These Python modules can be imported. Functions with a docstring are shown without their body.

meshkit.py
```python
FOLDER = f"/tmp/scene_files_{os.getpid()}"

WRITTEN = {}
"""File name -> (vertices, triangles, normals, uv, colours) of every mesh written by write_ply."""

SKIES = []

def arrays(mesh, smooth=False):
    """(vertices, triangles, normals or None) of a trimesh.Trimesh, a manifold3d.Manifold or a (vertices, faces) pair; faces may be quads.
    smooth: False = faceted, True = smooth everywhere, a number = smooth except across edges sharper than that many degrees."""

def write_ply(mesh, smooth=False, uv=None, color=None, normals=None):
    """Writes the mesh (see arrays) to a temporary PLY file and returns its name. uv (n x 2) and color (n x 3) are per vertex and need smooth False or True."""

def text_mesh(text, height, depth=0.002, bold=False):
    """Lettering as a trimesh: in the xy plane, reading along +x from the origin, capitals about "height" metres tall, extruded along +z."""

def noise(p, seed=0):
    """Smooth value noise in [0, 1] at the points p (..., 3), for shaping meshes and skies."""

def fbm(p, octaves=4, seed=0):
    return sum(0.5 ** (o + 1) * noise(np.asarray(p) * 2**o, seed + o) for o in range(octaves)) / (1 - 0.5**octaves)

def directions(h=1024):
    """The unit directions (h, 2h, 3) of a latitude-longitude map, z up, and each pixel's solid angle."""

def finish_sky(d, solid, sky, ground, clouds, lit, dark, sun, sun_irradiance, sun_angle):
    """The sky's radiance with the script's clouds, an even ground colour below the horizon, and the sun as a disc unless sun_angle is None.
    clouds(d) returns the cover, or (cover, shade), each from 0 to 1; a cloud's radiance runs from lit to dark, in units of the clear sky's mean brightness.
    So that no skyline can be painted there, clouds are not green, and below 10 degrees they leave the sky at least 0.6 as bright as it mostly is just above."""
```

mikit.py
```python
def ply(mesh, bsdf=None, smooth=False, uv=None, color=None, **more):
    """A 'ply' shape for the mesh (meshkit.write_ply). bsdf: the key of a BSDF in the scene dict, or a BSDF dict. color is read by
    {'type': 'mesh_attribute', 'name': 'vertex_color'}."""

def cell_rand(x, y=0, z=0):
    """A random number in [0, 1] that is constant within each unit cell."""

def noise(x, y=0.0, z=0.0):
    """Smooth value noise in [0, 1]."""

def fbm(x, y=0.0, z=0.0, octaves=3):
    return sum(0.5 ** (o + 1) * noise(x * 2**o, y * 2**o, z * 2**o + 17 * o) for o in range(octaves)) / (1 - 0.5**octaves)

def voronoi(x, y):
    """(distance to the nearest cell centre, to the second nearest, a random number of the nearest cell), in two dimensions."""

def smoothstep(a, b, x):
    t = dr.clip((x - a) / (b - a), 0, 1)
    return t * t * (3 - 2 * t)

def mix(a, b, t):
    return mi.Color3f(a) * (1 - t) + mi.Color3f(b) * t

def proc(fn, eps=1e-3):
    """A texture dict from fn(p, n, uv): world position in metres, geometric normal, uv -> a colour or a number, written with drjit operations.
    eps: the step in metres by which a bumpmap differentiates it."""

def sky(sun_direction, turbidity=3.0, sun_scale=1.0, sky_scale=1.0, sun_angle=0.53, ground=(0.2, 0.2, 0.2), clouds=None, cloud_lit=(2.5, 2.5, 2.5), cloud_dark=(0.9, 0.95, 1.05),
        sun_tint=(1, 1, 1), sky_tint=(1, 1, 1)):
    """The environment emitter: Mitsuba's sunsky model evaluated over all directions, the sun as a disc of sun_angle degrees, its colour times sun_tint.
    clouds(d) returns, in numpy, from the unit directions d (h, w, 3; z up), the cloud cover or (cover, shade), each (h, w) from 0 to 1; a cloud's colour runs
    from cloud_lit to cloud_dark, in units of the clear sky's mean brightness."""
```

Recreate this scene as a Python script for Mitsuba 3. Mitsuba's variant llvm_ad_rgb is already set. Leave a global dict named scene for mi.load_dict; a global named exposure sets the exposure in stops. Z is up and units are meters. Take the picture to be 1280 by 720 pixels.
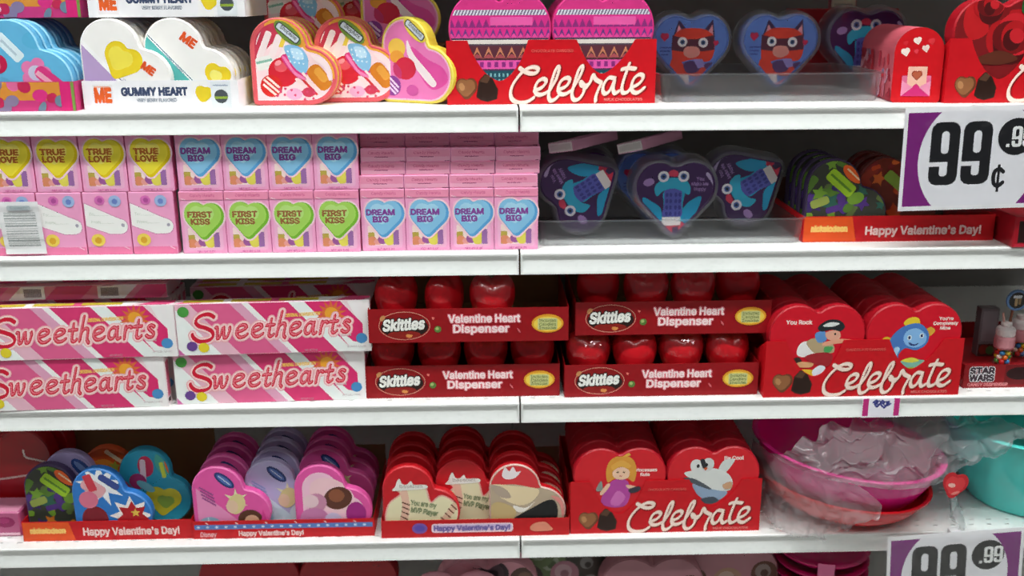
import math, random
import numpy as np
import trimesh
import drjit as dr
import mitsuba as mi
import mikit, meshkit
import shapely
from shapely import affinity
from shapely.geometry import Polygon, Point, LineString, MultiPolygon, box as sbox
from shapely.ops import unary_union

# ------------------------------------------------------------------ camera, light, exposure
TT = mi.ScalarTransform4f
exposure = -0.14
CAM = np.array([-0.0433, -1.2440, 0.7361])
FWD = np.array([0.02581466, 0.96162722, -0.27314225])
UP = np.array([0.01294017, 0.27288897, 0.9619585])
scene = {
    'camera': {'type': 'thinlens', 'fov': 53.13, 'fov_axis': 'x', 'aperture_radius': 0.0021, 'focus_distance': 1.0,
               'to_world': TT().look_at(origin=CAM.tolist(), target=(CAM + FWD).tolist(), up=UP.tolist()), 'near_clip': 0.05, 'far_clip': 50.0},
    # the rest of the bright store around the aisle
    'store_air': {'type': 'constant', 'radiance': {'type': 'rgb', 'value': [0.075, 0.077, 0.080]}},
}
LAMP_RADIANCE = [22.6, 23.9, 23.5]
LAMP_ROWS = [(-1.0, -0.75), (-1.0, -1.95)]       # (x centre, y) of the fluorescent rows over the aisle
CEILING_Z, FLOOR_Z = 2.25, -0.62
labels = {}
rng = random.Random(11)

# ------------------------------------------------------------------ helpers
def lin(h):
    if not isinstance(h, str):
        return tuple(h)
    c = np.array([int(h[i:i + 2], 16) / 255 for i in (1, 3, 5)])
    return tuple(np.where(c <= 0.04045, c / 12.92, ((c + 0.055) / 1.055) ** 2.4))

def mixc(a, b, t):
    return tuple(np.array(lin(a)) * (1 - t) + np.array(lin(b)) * t)

def polys(g):
    if g is None or g.is_empty: return []
    if g.geom_type == 'Polygon': return [g]
    return [p for q in getattr(g, 'geoms', []) for p in polys(q)]

def tri2(g):
    V, F, n = [], [], 0
    for p in polys(g):
        if p.area < 1e-10: continue
        p = shapely.orient_polygons(p) if hasattr(shapely, 'orient_polygons') else shapely.geometry.polygon.orient(p)
        v, f = trimesh.creation.triangulate_polygon(p, engine='earcut')
        a, b, c = v[f[:, 0]], v[f[:, 1]], v[f[:, 2]]
        cr = (b[:, 0] - a[:, 0]) * (c[:, 1] - a[:, 1]) - (b[:, 1] - a[:, 1]) * (c[:, 0] - a[:, 0])
        f = np.where((cr < 0)[:, None], f[:, ::-1], f)
        V.append(v); F.append(f + n); n += len(v)
    return (np.vstack(V), np.vstack(F)) if V else (np.zeros((0, 2)), np.zeros((0, 3), int))

_tx = {}
def txt(s, h, x=0, y=0, a='l', w=None, bold=0.0, shear=0.0, rot=0, sx=1.0):
    """Lettering as a flat outline: capitals h tall, baseline at y, anchored left or centre at x."""
    if s not in _tx:
        m = meshkit.text_mesh(s, 1.0, depth=0.1, bold=True)
        v, f = m.vertices, m.faces
        k = np.all(v[f][:, :, 2] < 1e-6, axis=1)
        _tx[s] = unary_union([Polygon(t) for t in v[f[k]][:, :, :2]]).simplify(0.012)
    g = affinity.scale(_tx[s], h * sx, h, origin=(0, 0))
    if bold: g = g.buffer(bold, quad_segs=2).simplify(h * 0.01)
    if shear: g = affinity.skew(g, xs=shear, origin=(0, 0))
    b = g.bounds
    if w: g = affinity.scale(g, w / (b[2] - b[0]), 1, origin=(0, 0)); b = g.bounds
    dx = -b[0] if a == 'l' else -(b[0] + b[2]) / 2
    g = affinity.translate(g, dx, 0)
    if rot: g = affinity.rotate(g, rot, origin=(0, 0))
    return affinity.translate(g, x, y)

def curve(pts, n=6, closed=False):
    """Catmull-Rom through the points."""
    P = np.array(pts, float)
    if closed: Q = np.vstack([P[-1], P, P[:2]])
    else: Q = np.vstack([2 * P[0] - P[1], P, 2 * P[-1] - P[-2]])
    out = []
    for i in range(1, len(Q) - 2):
        for t in np.linspace(0, 1, n, endpoint=False):
            a, b, c, d = Q[i - 1:i + 3]
            out.append(0.5 * (2 * b + (c - a) * t + (2 * a - 5 * b + 4 * c - d) * t * t + (3 * b - a - 3 * c + d) * t ** 3))
    if not closed: out.append(P[-1])
    return np.array(out)

def blob(pts, n=5):
    return Polygon(curve(pts, n, True)).buffer(0)

def pen(strokes, w, flat=1.0, ang=0.0, n=6):
    """Hand lettering: every stroke drawn with an oval nib (w wide, w*flat thick, turned by ang degrees)."""
    out = []
    for s in strokes:
        l = LineString(curve(s, n)) if len(s) > 2 else LineString(s)
        l = affinity.rotate(l, -ang, origin=(0, 0)); l = affinity.scale(l, 1, 1 / flat, origin=(0, 0))
        g = l.buffer(w / 2, quad_segs=3)
        g = affinity.scale(g, 1, flat, origin=(0, 0)); out.append(affinity.rotate(g, ang, origin=(0, 0)))
    return unary_union(out)

def circ(x, y, r, ry=None, rot=0, q=6):
    g = Point(0, 0).buffer(1, quad_segs=q)
    g = affinity.scale(g, r, ry or r, origin=(0, 0))
    if rot: g = affinity.rotate(g, rot, origin=(0, 0))
    return affinity.translate(g, x, y)

def rect(x0, y0, x1, y1, r=0):
    return sbox(x0 + r, y0 + r, x1 - r, y1 - r).buffer(r, quad_segs=3) if r else sbox(x0, y0, x1, y1)

def star(x, y, r, k=6, inner=0.45, rot=0):
    a = np.arange(2 * k) * math.pi / k + math.radians(rot)
    rr = np.where(np.arange(2 * k) % 2 == 0, r, r * inner)
    return Polygon(np.stack([x + rr * np.sin(a), y + rr * np.cos(a)], 1))

def moved(g, x=0, y=0, s=1.0, rot=0):
    return affinity.translate(affinity.rotate(affinity.scale(g, s, s, origin=(0, 0)), rot, origin=(0, 0)), x, y)

def heart_tilt(e, r=0.005):
    """Heart lying on one straight side: point at lower left, lobes up and right; e = overall size."""
    s = e / 1.5
    g = unary_union([sbox(0, 0, s, s), Point(s / 2, s).buffer(s / 2, quad_segs=12), Point(s, s / 2).buffer(s / 2, quad_segs=12)])
    return g.buffer(-r, quad_segs=4).buffer(2 * r, quad_segs=4).buffer(-r, quad_segs=4)

def heart_up(w, h, r=0.006):
    """Upright heart, point at (0, 0)."""
    g = affinity.rotate(heart_tilt(1.0, 0.02), 45, origin=(0, 0))
    b = g.bounds
    g = affinity.translate(g, -(b[0] + b[2]) / 2, -b[1])
    g = affinity.scale(g, w / (b[2] - b[0]), h / (b[3] - b[1]), origin=(0, 0))
    return g.buffer(-r, quad_segs=4).buffer(1.7 * r, quad_segs=4).buffer(-0.7 * r, quad_segs=4)

class Art(list):
    """Flat print: a pile of coloured outlines, first at the bottom."""
    def put(self, g, c, clip=None):
        if clip is not None: g = g.intersection(clip)
        self.append((g, lin(c))); return self
    def clipped(self, g):
        return Art([(a.intersection(g), c) for a, c in self])
    def moved(self, **k):
        return Art([(moved(a, **k), c) for a, c in self])

class M:
    """A mesh put together from coloured pieces."""
    def __init__(self): self.V, self.F, self.C, self.n = [], [], [], 0
    def add(self, V, F, c):
        V = np.asarray(V, float); F = np.asarray(F, int)
        if not len(F): return self
        if F.shape[1] == 4: F = np.vstack([F[:, [0, 1, 2]], F[:, [0, 2, 3]]])
        c = np.asarray(lin(c), float)
        self.V.append(V); self.F.append(F + self.n); self.C.append(np.tile(c, (len(V), 1)) if c.ndim == 1 else c); self.n += len(V)
        return self
    def quad(self, a, b, c, d, col): return self.add([a, b, c, d], [[0, 1, 2, 3]], col)
    def box(self, x0, x1, y0, y1, z0, z1, c, bev=0.0006, caps=None):
        """Box with chamfered edges; caps: other colours by side ('front', 'top', 'left', 'right')."""
        lo, hi = np.array([x0, y0, z0], float), np.array([x1, y1, z1], float)
        names = {(0, 0): 'left', (0, 1): 'right', (1, 0): 'front', (1, 1): 'back', (2, 0): 'bottom', (2, 1): 'top'}
        P = {}
        for ax in range(3):
            for s in (0, 1):
                o = [i for i in range(3) if i != ax]; q = []
                for a, b in ((0, 0), (1, 0), (1, 1), (0, 1)):
                    v = np.empty(3); v[ax] = (lo, hi)[s][ax]
                    v[o[0]] = (lo[o[0]] + bev, hi[o[0]] - bev)[a]; v[o[1]] = (lo[o[1]] + bev, hi[o[1]] - bev)[b]
                    P[ax, s, (a, b)] = v; q.append(v)
                n = np.cross(q[1] - q[0], q[2] - q[0])[ax]
                if (n > 0) != (s == 1): q = q[::-1]
                self.quad(*q, (caps or {}).get(names[ax, s], c))
        cen = (lo + hi) / 2
        def out(q):
            q = [np.array(v) for v in q]; nn = np.cross(q[1] - q[0], q[2] - q[0])
            if nn @ (np.mean(q, 0) - cen) < 0: q = q[::-1]
            self.add(q, [[0, 1, 2, 3]] if len(q) == 4 else [[0, 1, 2]], c)
        if bev > 0:
            def pv(ax, s, corner):
                o = [i for i in range(3) if i != ax]; return P[ax, s, (corner[o[0]], corner[o[1]])]
            for ax in range(3):
                o = [i for i in range(3) if i != ax]
                for a in (0, 1):
                    for b in (0, 1):
                        c0 = [0, 0, 0]; c0[o[0]] = a; c0[o[1]] = b; c1 = list(c0); c1[ax] = 1
                        out([pv(o[0], a, c0), pv(o[0], a, c1), pv(o[1], b, c1), pv(o[1], b, c0)])
            for k in range(8):
                c0 = [k & 1, k >> 1 & 1, k >> 2 & 1]; out([pv(ax, c0[ax], c0) for ax in range(3)])
        return self
    def flat(self, g, c, o=(0, 0, 0), u=(1, 0, 0), v=(0, 0, 1), off=0.0):
        t, f = tri2(g); o, u, v = (np.array(q, float) for q in (o, u, v)); n = np.cross(u, v)
        return self.add(o + t[:, :1] * u + t[:, 1:] * v + n * off, f, c)
    def art(self, art, o=(0, 0, 0), u=(1, 0, 0), v=(0, 0, 1), gap=0.00007):
        gap = min(gap, .0009 / max(1, len(art)))
        for i, (g, c) in enumerate(art): self.flat(g, c, o, u, v, gap * (i + 1))
        return self
    def slab(self, g, y0, y1, c, edge=None, back=None):
        """Outline g in the xz plane, extruded from y0 (front) to y1."""
        self.flat(g, c, (0, y0, 0)); self.flat(g, back or c, (0, y1, 0), (-1, 0, 0)) if 0 else None
        t, f = tri2(g); self.add(np.stack([t[:, 0], np.full(len(t), y1), t[:, 1]], 1), f[:, ::-1], back or c)
        for p in polys(g):
            for ring in [p.exterior, *p.interiors]:
                r = np.array(ring.coords)[:-1]; k = len(r)
                ccw = ring.is_ccw if ring is p.exterior else not ring.is_ccw
                if not ring.is_ccw and ring is p.exterior: r = r[::-1]
                if ring is not p.exterior and ring.is_ccw: r = r[::-1]
                A = np.stack([r[:, 0], np.full(k, y0), r[:, 1]], 1); B = np.stack([r[:, 0], np.full(k, y1), r[:, 1]], 1)
                i = np.arange(k); j = (i + 1) % k
                self.add(np.vstack([A, B]), np.stack([i, i + k, j + k, j], 1), edge or c)
        return self
    def loft(self, rings, c, close=True):
        """Skin over rings of equal count (each n x 3)."""
        k = len(rings[0]); i = np.arange(k if close else k - 1); j = (i + 1) % k
        F = [np.stack([i + a * k, j + a * k, j + (a + 1) * k, i + (a + 1) * k], 1) for a in range(len(rings) - 1)]
        return self.add(np.vstack(rings), np.vstack(F), c)
    def raw(self, m, c): return self.add(m.vertices, m.faces, c)
    def turn(self, R, t=(0, 0, 0)):
        R = np.array(R); self.V = [v @ R.T + np.array(t) for v in self.V]; return self
    def ply(self, bsdf='card', smooth=False):
        return mikit.ply((np.vstack(self.V), np.vstack(self.F)), bsdf, smooth=smooth, color=np.vstack(self.C))

def ring_of(g, n=64):
    e = shapely.geometry.polygon.orient(max(polys(g), key=lambda p: p.area)).exterior
    return np.array([e.interpolate(t, normalized=True).coords[0] for t in np.arange(n) / n])

def normals2(r):
    d = np.roll(r, -1, 0) - np.roll(r, 1, 0); d /= np.linalg.norm(d, axis=1, keepdims=True) + 1e-12
    return np.stack([d[:, 1], -d[:, 0]], 1)

def at3(r, y): return np.stack([r[:, 0], np.full(len(r), y), r[:, 1]], 1)

def put(key, d, T=None): scene[key] = {**d, 'to_world': T} if T is not None else dict(d)

_count = {}
def new(name):
    k = _count.get(name, 0); _count[name] = k + 1
    return name if k == 0 else f'{name}_{k:03d}'

def thing(name, parts, T=None, label='', cat='', group=None, kind=None):
    """One thing: parts is a single shape dict or {part: shape dict}."""
    key = new(name)
    if 'type' in parts: put(key, parts, T)
    else:
        for p, d in parts.items(): put(f'{key}__{p}', d, T)
    labels[key] = {'label': label, 'category': cat}
    if group: labels[key]['group'] = group
    if kind: labels[key]['kind'] = kind
    return key

def struct(name, d, T=None, label='', cat=''):
    put(name, d, T); labels[name] = {'label': label, 'category': cat, 'kind': 'structure'}

def at(x, y, z, rz=0.0, ry=0.0, rx=0.0, s=1.0):
    t = TT().translate([x, y, z])
    if rz: t = t @ TT().rotate([0, 0, 1], rz)
    if ry: t = t @ TT().rotate([0, 1, 0], ry)
    if rx: t = t @ TT().rotate([1, 0, 0], rx)
    return t @ TT().scale(s) if s != 1 else t

ORD = ['front', 'second', 'third', 'fourth', 'fifth', 'sixth', 'seventh', 'eighth']

# ------------------------------------------------------------------ materials
VC = {'type': 'mesh_attribute', 'name': 'vertex_color'}
def prin(rough, spec=0.5, **k): return {'type': 'twosided', 'b': {'type': 'principled', 'base_color': VC, 'roughness': rough, 'specular': spec, **k}}
scene['card'] = prin(0.42, 0.35)
scene['card_gloss'] = prin(0.22, 0.5)
scene['kraft'] = prin(0.8, 0.2)
scene['plastic'] = prin(0.18, 0.5, clearcoat=0.4, clearcoat_gloss=0.9)
scene['tub_clear'] = {'type': 'blendbsdf', 'weight': 0.06, 'a': {'type': 'thindielectric', 'int_ior': 1.45}, 'b': {'type': 'twosided', 'b': {'type': 'principled', 'base_color': {'type': 'rgb', 'value': [0.75, 0.77, 0.8]}, 'roughness': 0.2}}}
scene['clear'] = {'type': 'thindielectric', 'int_ior': 1.45}
scene['frosted'] = {'type': 'blendbsdf', 'weight': 0.14, 'a': {'type': 'thindielectric', 'int_ior': 1.45}, 'b': {'type': 'twosided', 'b': {'type': 'principled', 'base_color': {'type': 'rgb', 'value': [0.75, 0.77, 0.8]}, 'roughness': 0.2}}}
scene['bag_film'] = {'type': 'blendbsdf', 'weight': 0.13, 'a': {'type': 'thindielectric', 'int_ior': 1.45}, 'b': {'type': 'twosided', 'b': {'type': 'principled', 'base_color': {'type': 'rgb', 'value': [0.85, 0.83, 0.86]}, 'roughness': 0.25}}}
def _paint(p, n, uv):
    g = mikit.fbm(p.x * 40, p.y * 40, p.z * 40, 3); s = mikit.smoothstep(0.66, 0.74, mikit.noise(p.x * 210, p.y * 210, p.z * 300))
    return mikit.mix((0.80, 0.805, 0.79), (0.77, 0.775, 0.755), g) * (1 - 0.03 * s)
scene['white_paint'] = {'type': 'twosided', 'b': {'type': 'principled', 'base_color': mikit.proc(_paint), 'roughness': 0.35, 'specular': 0.5}}
def _panel(p, n, uv): return mikit.mix((0.215, 0.205, 0.195), (0.245, 0.235, 0.222), mikit.fbm(p.x * 30, p.z * 30, 0.0, 3))
scene['dark_panel'] = {'type': 'twosided', 'b': {'type': 'diffuse', 'reflectance': mikit.proc(_panel)}}
def _floor(p, n, uv): return mikit.mix((0.55, 0.54, 0.51), (0.47, 0.46, 0.43), mikit.fbm(p.x * 6, p.y * 6, 0.0, 4))
scene['floor_vinyl'] = {'type': 'twosided', 'b': {'type': 'principled', 'base_color': mikit.proc(_floor), 'roughness': 0.3}}
scene['ceiling_tile'] = {'type': 'twosided', 'b': {'type': 'diffuse', 'reflectance': {'type': 'rgb', 'value': [0.75, 0.75, 0.73]}}}

# ------------------------------------------------------------------ setting
def plane(x0, x1, y0, y1, z, bsdf, up=True):
    v = [[x0, y0, z], [x1, y0, z], [x1, y1, z], [x0, y1, z]]
    return mikit.ply((v, [[0, 1, 2, 3] if up else [3, 2, 1, 0]]), bsdf)
struct('floor', plane(-4, 4, -4, 1.2, FLOOR_Z, 'floor_vinyl'), label='pale speckled vinyl store floor in front of the shelves', cat='floor')
struct('ceiling', plane(-4, 4, -4, 1.2, CEILING_Z, 'ceiling_tile', False), label='white tiled ceiling above the aisle', cat='ceiling')
for r, (cx, y) in enumerate(LAMP_ROWS):
    for k in range(3):
        x = cx + (k - 0.5) * 1.35 + 0.35
        hous = M().box(x - .63, x + .63, y - .12, y + .12, CEILING_Z - .05, CEILING_Z - .001, (.7, .7, .7), .004)
        tube = mikit.ply(([[x - .6, y - .1, CEILING_Z - .052], [x + .6, y - .1, CEILING_Z - .052], [x + .6, y + .1, CEILING_Z - .052], [x - .6, y + .1, CEILING_Z - .052]], [[3, 2, 1, 0]]), None)
        tube['emitter'] = {'type': 'area', 'radiance': {'type': 'rgb', 'value': [v * (1.52, .50)[r] for v in LAMP_RADIANCE]}}
        thing('ceiling_light', {'housing': hous.ply('kraft'), 'diffuser': tube}, label=f'long white fluorescent ceiling light, {("leftmost", "middle", "rightmost")[k]} of the {("nearer", "farther")[r]} row above the aisle', cat='ceiling light', group='fluorescent lights over the aisle')

# deck heights (top faces)
ZA, ZB, ZC, ZD, ZE = 0.6072, 0.4284, 0.2272, 0.0282, -0.185
LIP, DEPTH = 0.0282, 0.52
def shelf(x0, x1, ztop, label, holes):
    w = x1 - x0
    prof = [(0.012, 0.0), (0.0010, -0.0004), (-0.0006, -0.0016), (-0.0006, -0.0034), (0.0008, -0.0046), (0.0022, -0.0056), (0.0027, -0.0090), (0.0023, -0.0130),
            (0.0014, -0.0172), (0.0002, -0.0212), (-0.0010, -0.0244), (-0.0018, -0.0266), (-0.0018, -0.0278), (-0.0010, -0.0282), (0.0060, -0.0282)]
    m = M(); r0 = np.array([[x0, a, ztop + b] for a, b in prof]); r1 = r0.copy(); r1[:, 0] = x1
    m.loft([r0, r1], (1, 1, 1), close=False)
    for xe, s in ((x0, 1), (x1, -1)):      # the folded ends of the rail
        m.box(min(xe, xe + s * .0022), max(xe, xe + s * .0022), -.0014, .02, ztop - LIP, ztop - .0012, (1, 1, 1), .0004)
    rail = mikit.ply((np.vstack(m.V), np.vstack(m.F)), 'white_paint', smooth=20)
    g = sbox(x0, 0.010, x1, DEPTH)
    if holes:
        hs = [affinity.rotate(rect(-.0032, -.0014, .0032, .0014), 0) for _ in (0,)][0]
        cut = [affinity.translate(hs, x, y) for j, y in enumerate((.016, .030, .064, .078, .112, .126)) for x in np.arange(x0 + .016 + .006 * (j % 2), x1 - .01, .0254)]
        g = g.difference(unary_union(cut))
    d = M(); V, F = tri2(g)
    d.add(np.c_[V, np.full(len(V), ztop)], F, (1, 1, 1)); d.add(np.c_[V, np.full(len(V), ztop - .0012)], F[:, ::-1], (1, 1, 1))
    for p in polys(g):
        for ring in p.interiors:
            q = np.array(ring.coords)[:-1]; k = len(q); i = np.arange(k); j = (i + 1) % k
            d.add(np.vstack([np.c_[q, np.full(k, ztop)], np.c_[q, np.full(k, ztop - .0012)]]), np.stack([i, j, j + k, i + k], 1), (1, 1, 1))
    deck = mikit.ply((np.vstack(d.V), np.vstack(d.F)), 'white_paint')
    thing('shelf', {'deck': deck, 'price_rail': rail}, label=label, cat='shelf', group='white metal shelves')
for z, what in ((ZA, ('top', 'pink heart boxes', 'striped heart boxes')), (ZB, ('second', 'pink candy boxes', 'frog heart boxes')), (ZC, ('third', 'long striped candy boxes', 'red heart trays')), (ZD, ('fourth', 'baseball heart boxes', 'pink bowl'))):
    shelf(-1.0, -0.0012, z, f'white metal shelf left of the seam, carrying the {what[1]}', z in (ZC, ZD))
    shelf(0.0012, 1.0, z, f'white metal shelf right of the seam, carrying the {what[2]}', z in (ZC, ZD))
shelf(-1.0, -0.0012, 0.885, 'white metal shelf left of the seam, above the top edge of the photo', False)
shelf(0.0012, 1.0, 0.885, 'white metal shelf right of the seam, above the top edge of the photo', False)
shelf(-1.0, -0.0012, ZE, 'lowest white metal shelf left of the seam, mostly below the photo', False)
shelf(0.0012, 1.0, ZE, 'lowest white metal shelf right of the seam, mostly below the photo', False)
for s, side in ((-1, 'left'), (1, 'right')):
    x0, x1 = (-1.0, -.001) if s < 0 else (.001, 1.0)
    thing('back_panel', M().box(x0, x1, DEPTH + .001, DEPTH + .012, FLOOR_Z, 1.15, (1, 1, 1), .001).ply('dark_panel'), label=f'grey-brown hardboard back panel behind the {side} bay of shelves', cat='back panel')

# ------------------------------------------------------------------ heart boxes and trays
def heart_box(g, depth, side, front, art, lid=0.45, bev=0.0018, gloss='card', rim=None, n=72):
    """Two-piece heart carton standing on its edge; the lid's face at y = 0 looks towards -y."""
    r = ring_of(g, n); nn = normals2(r); m = M()
    yl = depth * lid
    m.loft([at3(r, bev), at3(r, yl)], side)
    ins = r - nn * bev * .9
    m.loft([at3(ins, 0), at3(r, bev)], rim or side)
    face = Polygon(ins).buffer(0)
    m.flat(face, front)
    if art is not None: m.art(art.clipped(face.buffer(-.0006)))
    b = M(); r2 = r - nn * .0007
    b.loft([at3(r2, yl), at3(r2, depth)], side); t, f = tri2(Polygon(r2).buffer(0))
    b.add(np.stack([t[:, 0], np.full(len(t), depth), t[:, 1]], 1), f[:, ::-1], side)
    return {'lid': m.ply(gloss), 'base': b.ply(gloss)}

def tray(w, d, panel, art, col, inner, side_h, back_h=None, t=.0008, gloss='card', side_poly=None):
    """Open display tray: x from 0 to w, front at y = 0."""
    f = M().slab(panel, 0, t, col, edge=col, back=inner); f.art(art)
    b = M().box(t, w - t, t, d, 0, t, inner, 0)
    for xa, o in ((0, -1), (w - t, 1)):
        if side_poly is None: b.box(xa, xa + t, t, d, 0, side_h, col, 0)
        else:
            q = np.array(side_poly)
            s = M().slab(Polygon(q), 0, t, col); s.turn([[0, -1, 0], [-1, 0, 0], [0, 0, 1]], (xa + t, 0, 0)); s.F = [q[:, ::-1] for q in s.F]
            b.V += s.V; b.F += [x + b.n for x in s.F]; b.C += s.C; b.n += s.n
    b.box(t, w - t, d - t, d, t, back_h or side_h, inner, 0)
    return {'body': b.ply('kraft' if gloss == 'kraft' else gloss), 'front_panel': f.ply(gloss)}

# --- red trays with cream script lettering
RED, CREAM = '#c8101c', '#f6ded2'
def script_celebrate():
    S = [[(452, 340), (476, 356), (508, 368), (538, 364), (549, 350), (536, 337), (508, 337), (472, 356), (430, 402), (406, 452), (410, 495), (443, 516), (490, 512), (524, 492)],
         [(528, 455), (566, 440), (590, 410), (575, 395), (548, 408), (532, 440), (538, 470), (565, 476), (600, 460), (612, 450)],
         [(608, 455), (640, 400), (656, 350), (650, 334), (634, 360), (612, 430), (602, 480), (612, 507), (636, 500), (656, 480)],
         [(650, 452), (690, 436), (712, 405), (698, 390), (670, 404), (653, 438), (660, 470), (688, 474), (722, 456)],
         [(722, 455), (756, 400), (778, 350), (774, 332), (756, 356), (733, 430), (724, 480), (738, 505), (764, 496), (784, 466), (786, 432), (768, 412), (776, 432), (806, 428)],
         [(800, 440), (820, 410), (832, 378), (846, 400), (866, 412), (876, 420), (862, 450), (848, 490), (848, 512)],
         [(946, 396), (916, 392), (892, 420), (884, 456), (898, 474), (922, 456), (944, 408), (938, 450), (948, 472), (968, 462)],
         [(1020, 322), (1000, 380), (984, 440), (990, 470), (1012, 466), (1028, 452)],
         [(982, 350), (1012, 344), (1052, 348)],
         [(1030, 445), (1072, 424), (1094, 392), (1078, 376), (1050, 392), (1034, 430), (1040, 462), (1066, 470), (1100, 446)]]
    k = 0.00024
    return [[((x - 75) * k, (525 - y) * k) for x, y in s] for s in S]
CEL = script_celebrate()
def cel_panel():
    left = curve([(.026, .078), (.0315, .064), (.040, .049), (.050, .037), (.060, .0305), (.0665, .0290), (.0745, .0325), (.0845, .0425), (.093, .056), (.101, .078)], 4)
    right = curve([(.161, .078), (.168, .063), (.176, .050), (.185, .0405), (.1935, .0370), (.203, .0415), (.214, .051), (.224, .063), (.2335, .0785)], 4)
    return Polygon([(0, 0), (0, .078), *left, (.103, .0785), (.159, .0785), *right, (.26, .0785), (.26, 0)])
CELP = cel_panel()
def cel_tray(x, y, z, label, d=.215, rz=0.0):
    a = Art()
    a.put(heart_up(.027, .030).buffer(.0002), '#8c5430').put(circ(.0, .0, 1e-5), '#8c5430')
    a[:] = []
    h1 = moved(heart_up(.027, .029), .0245, .0035)
    a.put(h1, '#6d3a22').put(moved(heart_up(.023, .024), .0235, .0070), '#94603c').put(circ(.0185, .022, .0035, .005, 20), '#b98458')
    dk = Polygon([(.0375, .010), (.0405, .0285), (.0475, .0365), (.0545, .034), (.0625, .018), (.0610, .0075), (.0500, .0045), (.0420, .0065)]).buffer(.001)
    a.put(dk, '#2b1710').put(Polygon([(.0405, .0285), (.0475, .0365), (.0545, .034), (.0500, .026)]), '#573a2a')
    w = pen(CEL, .0062, .52, 58, 5)
    a.put(moved(w, .0009, -.0008).buffer(.0005), '#7c0a12').put(w, '#e9b9a8').put(moved(pen(CEL, .0046, .55, 58, 5), -.0004, .0002), CREAM)
    a.put(txt('CHOCOLATE CANDIES', .0032, .131, .0635, 'c', w=.052), '#e2625c').put(moved(heart_up(.004, .004), .131, .058), '#e2625c')
    a.put(txt('MILK CHOCOLATES', .0034, .196, .0035, w=.048), '#e58a84')
    c = CELP.buffer(-.0004)
    sp = [(0, 0), (.21, 0), (.21, .05), (.03, .052), (0, .078)]
    return thing('heart_tray', tray(.26, d, CELP, a.clipped(c), RED, RED, .078, .05, side_poly=[(-.0008, 0), (-d, 0), (-d, .052), (-.045, .052), (-.0008, .078)]),
                 at(x, y, z, rz), label, 'display tray')

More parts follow.
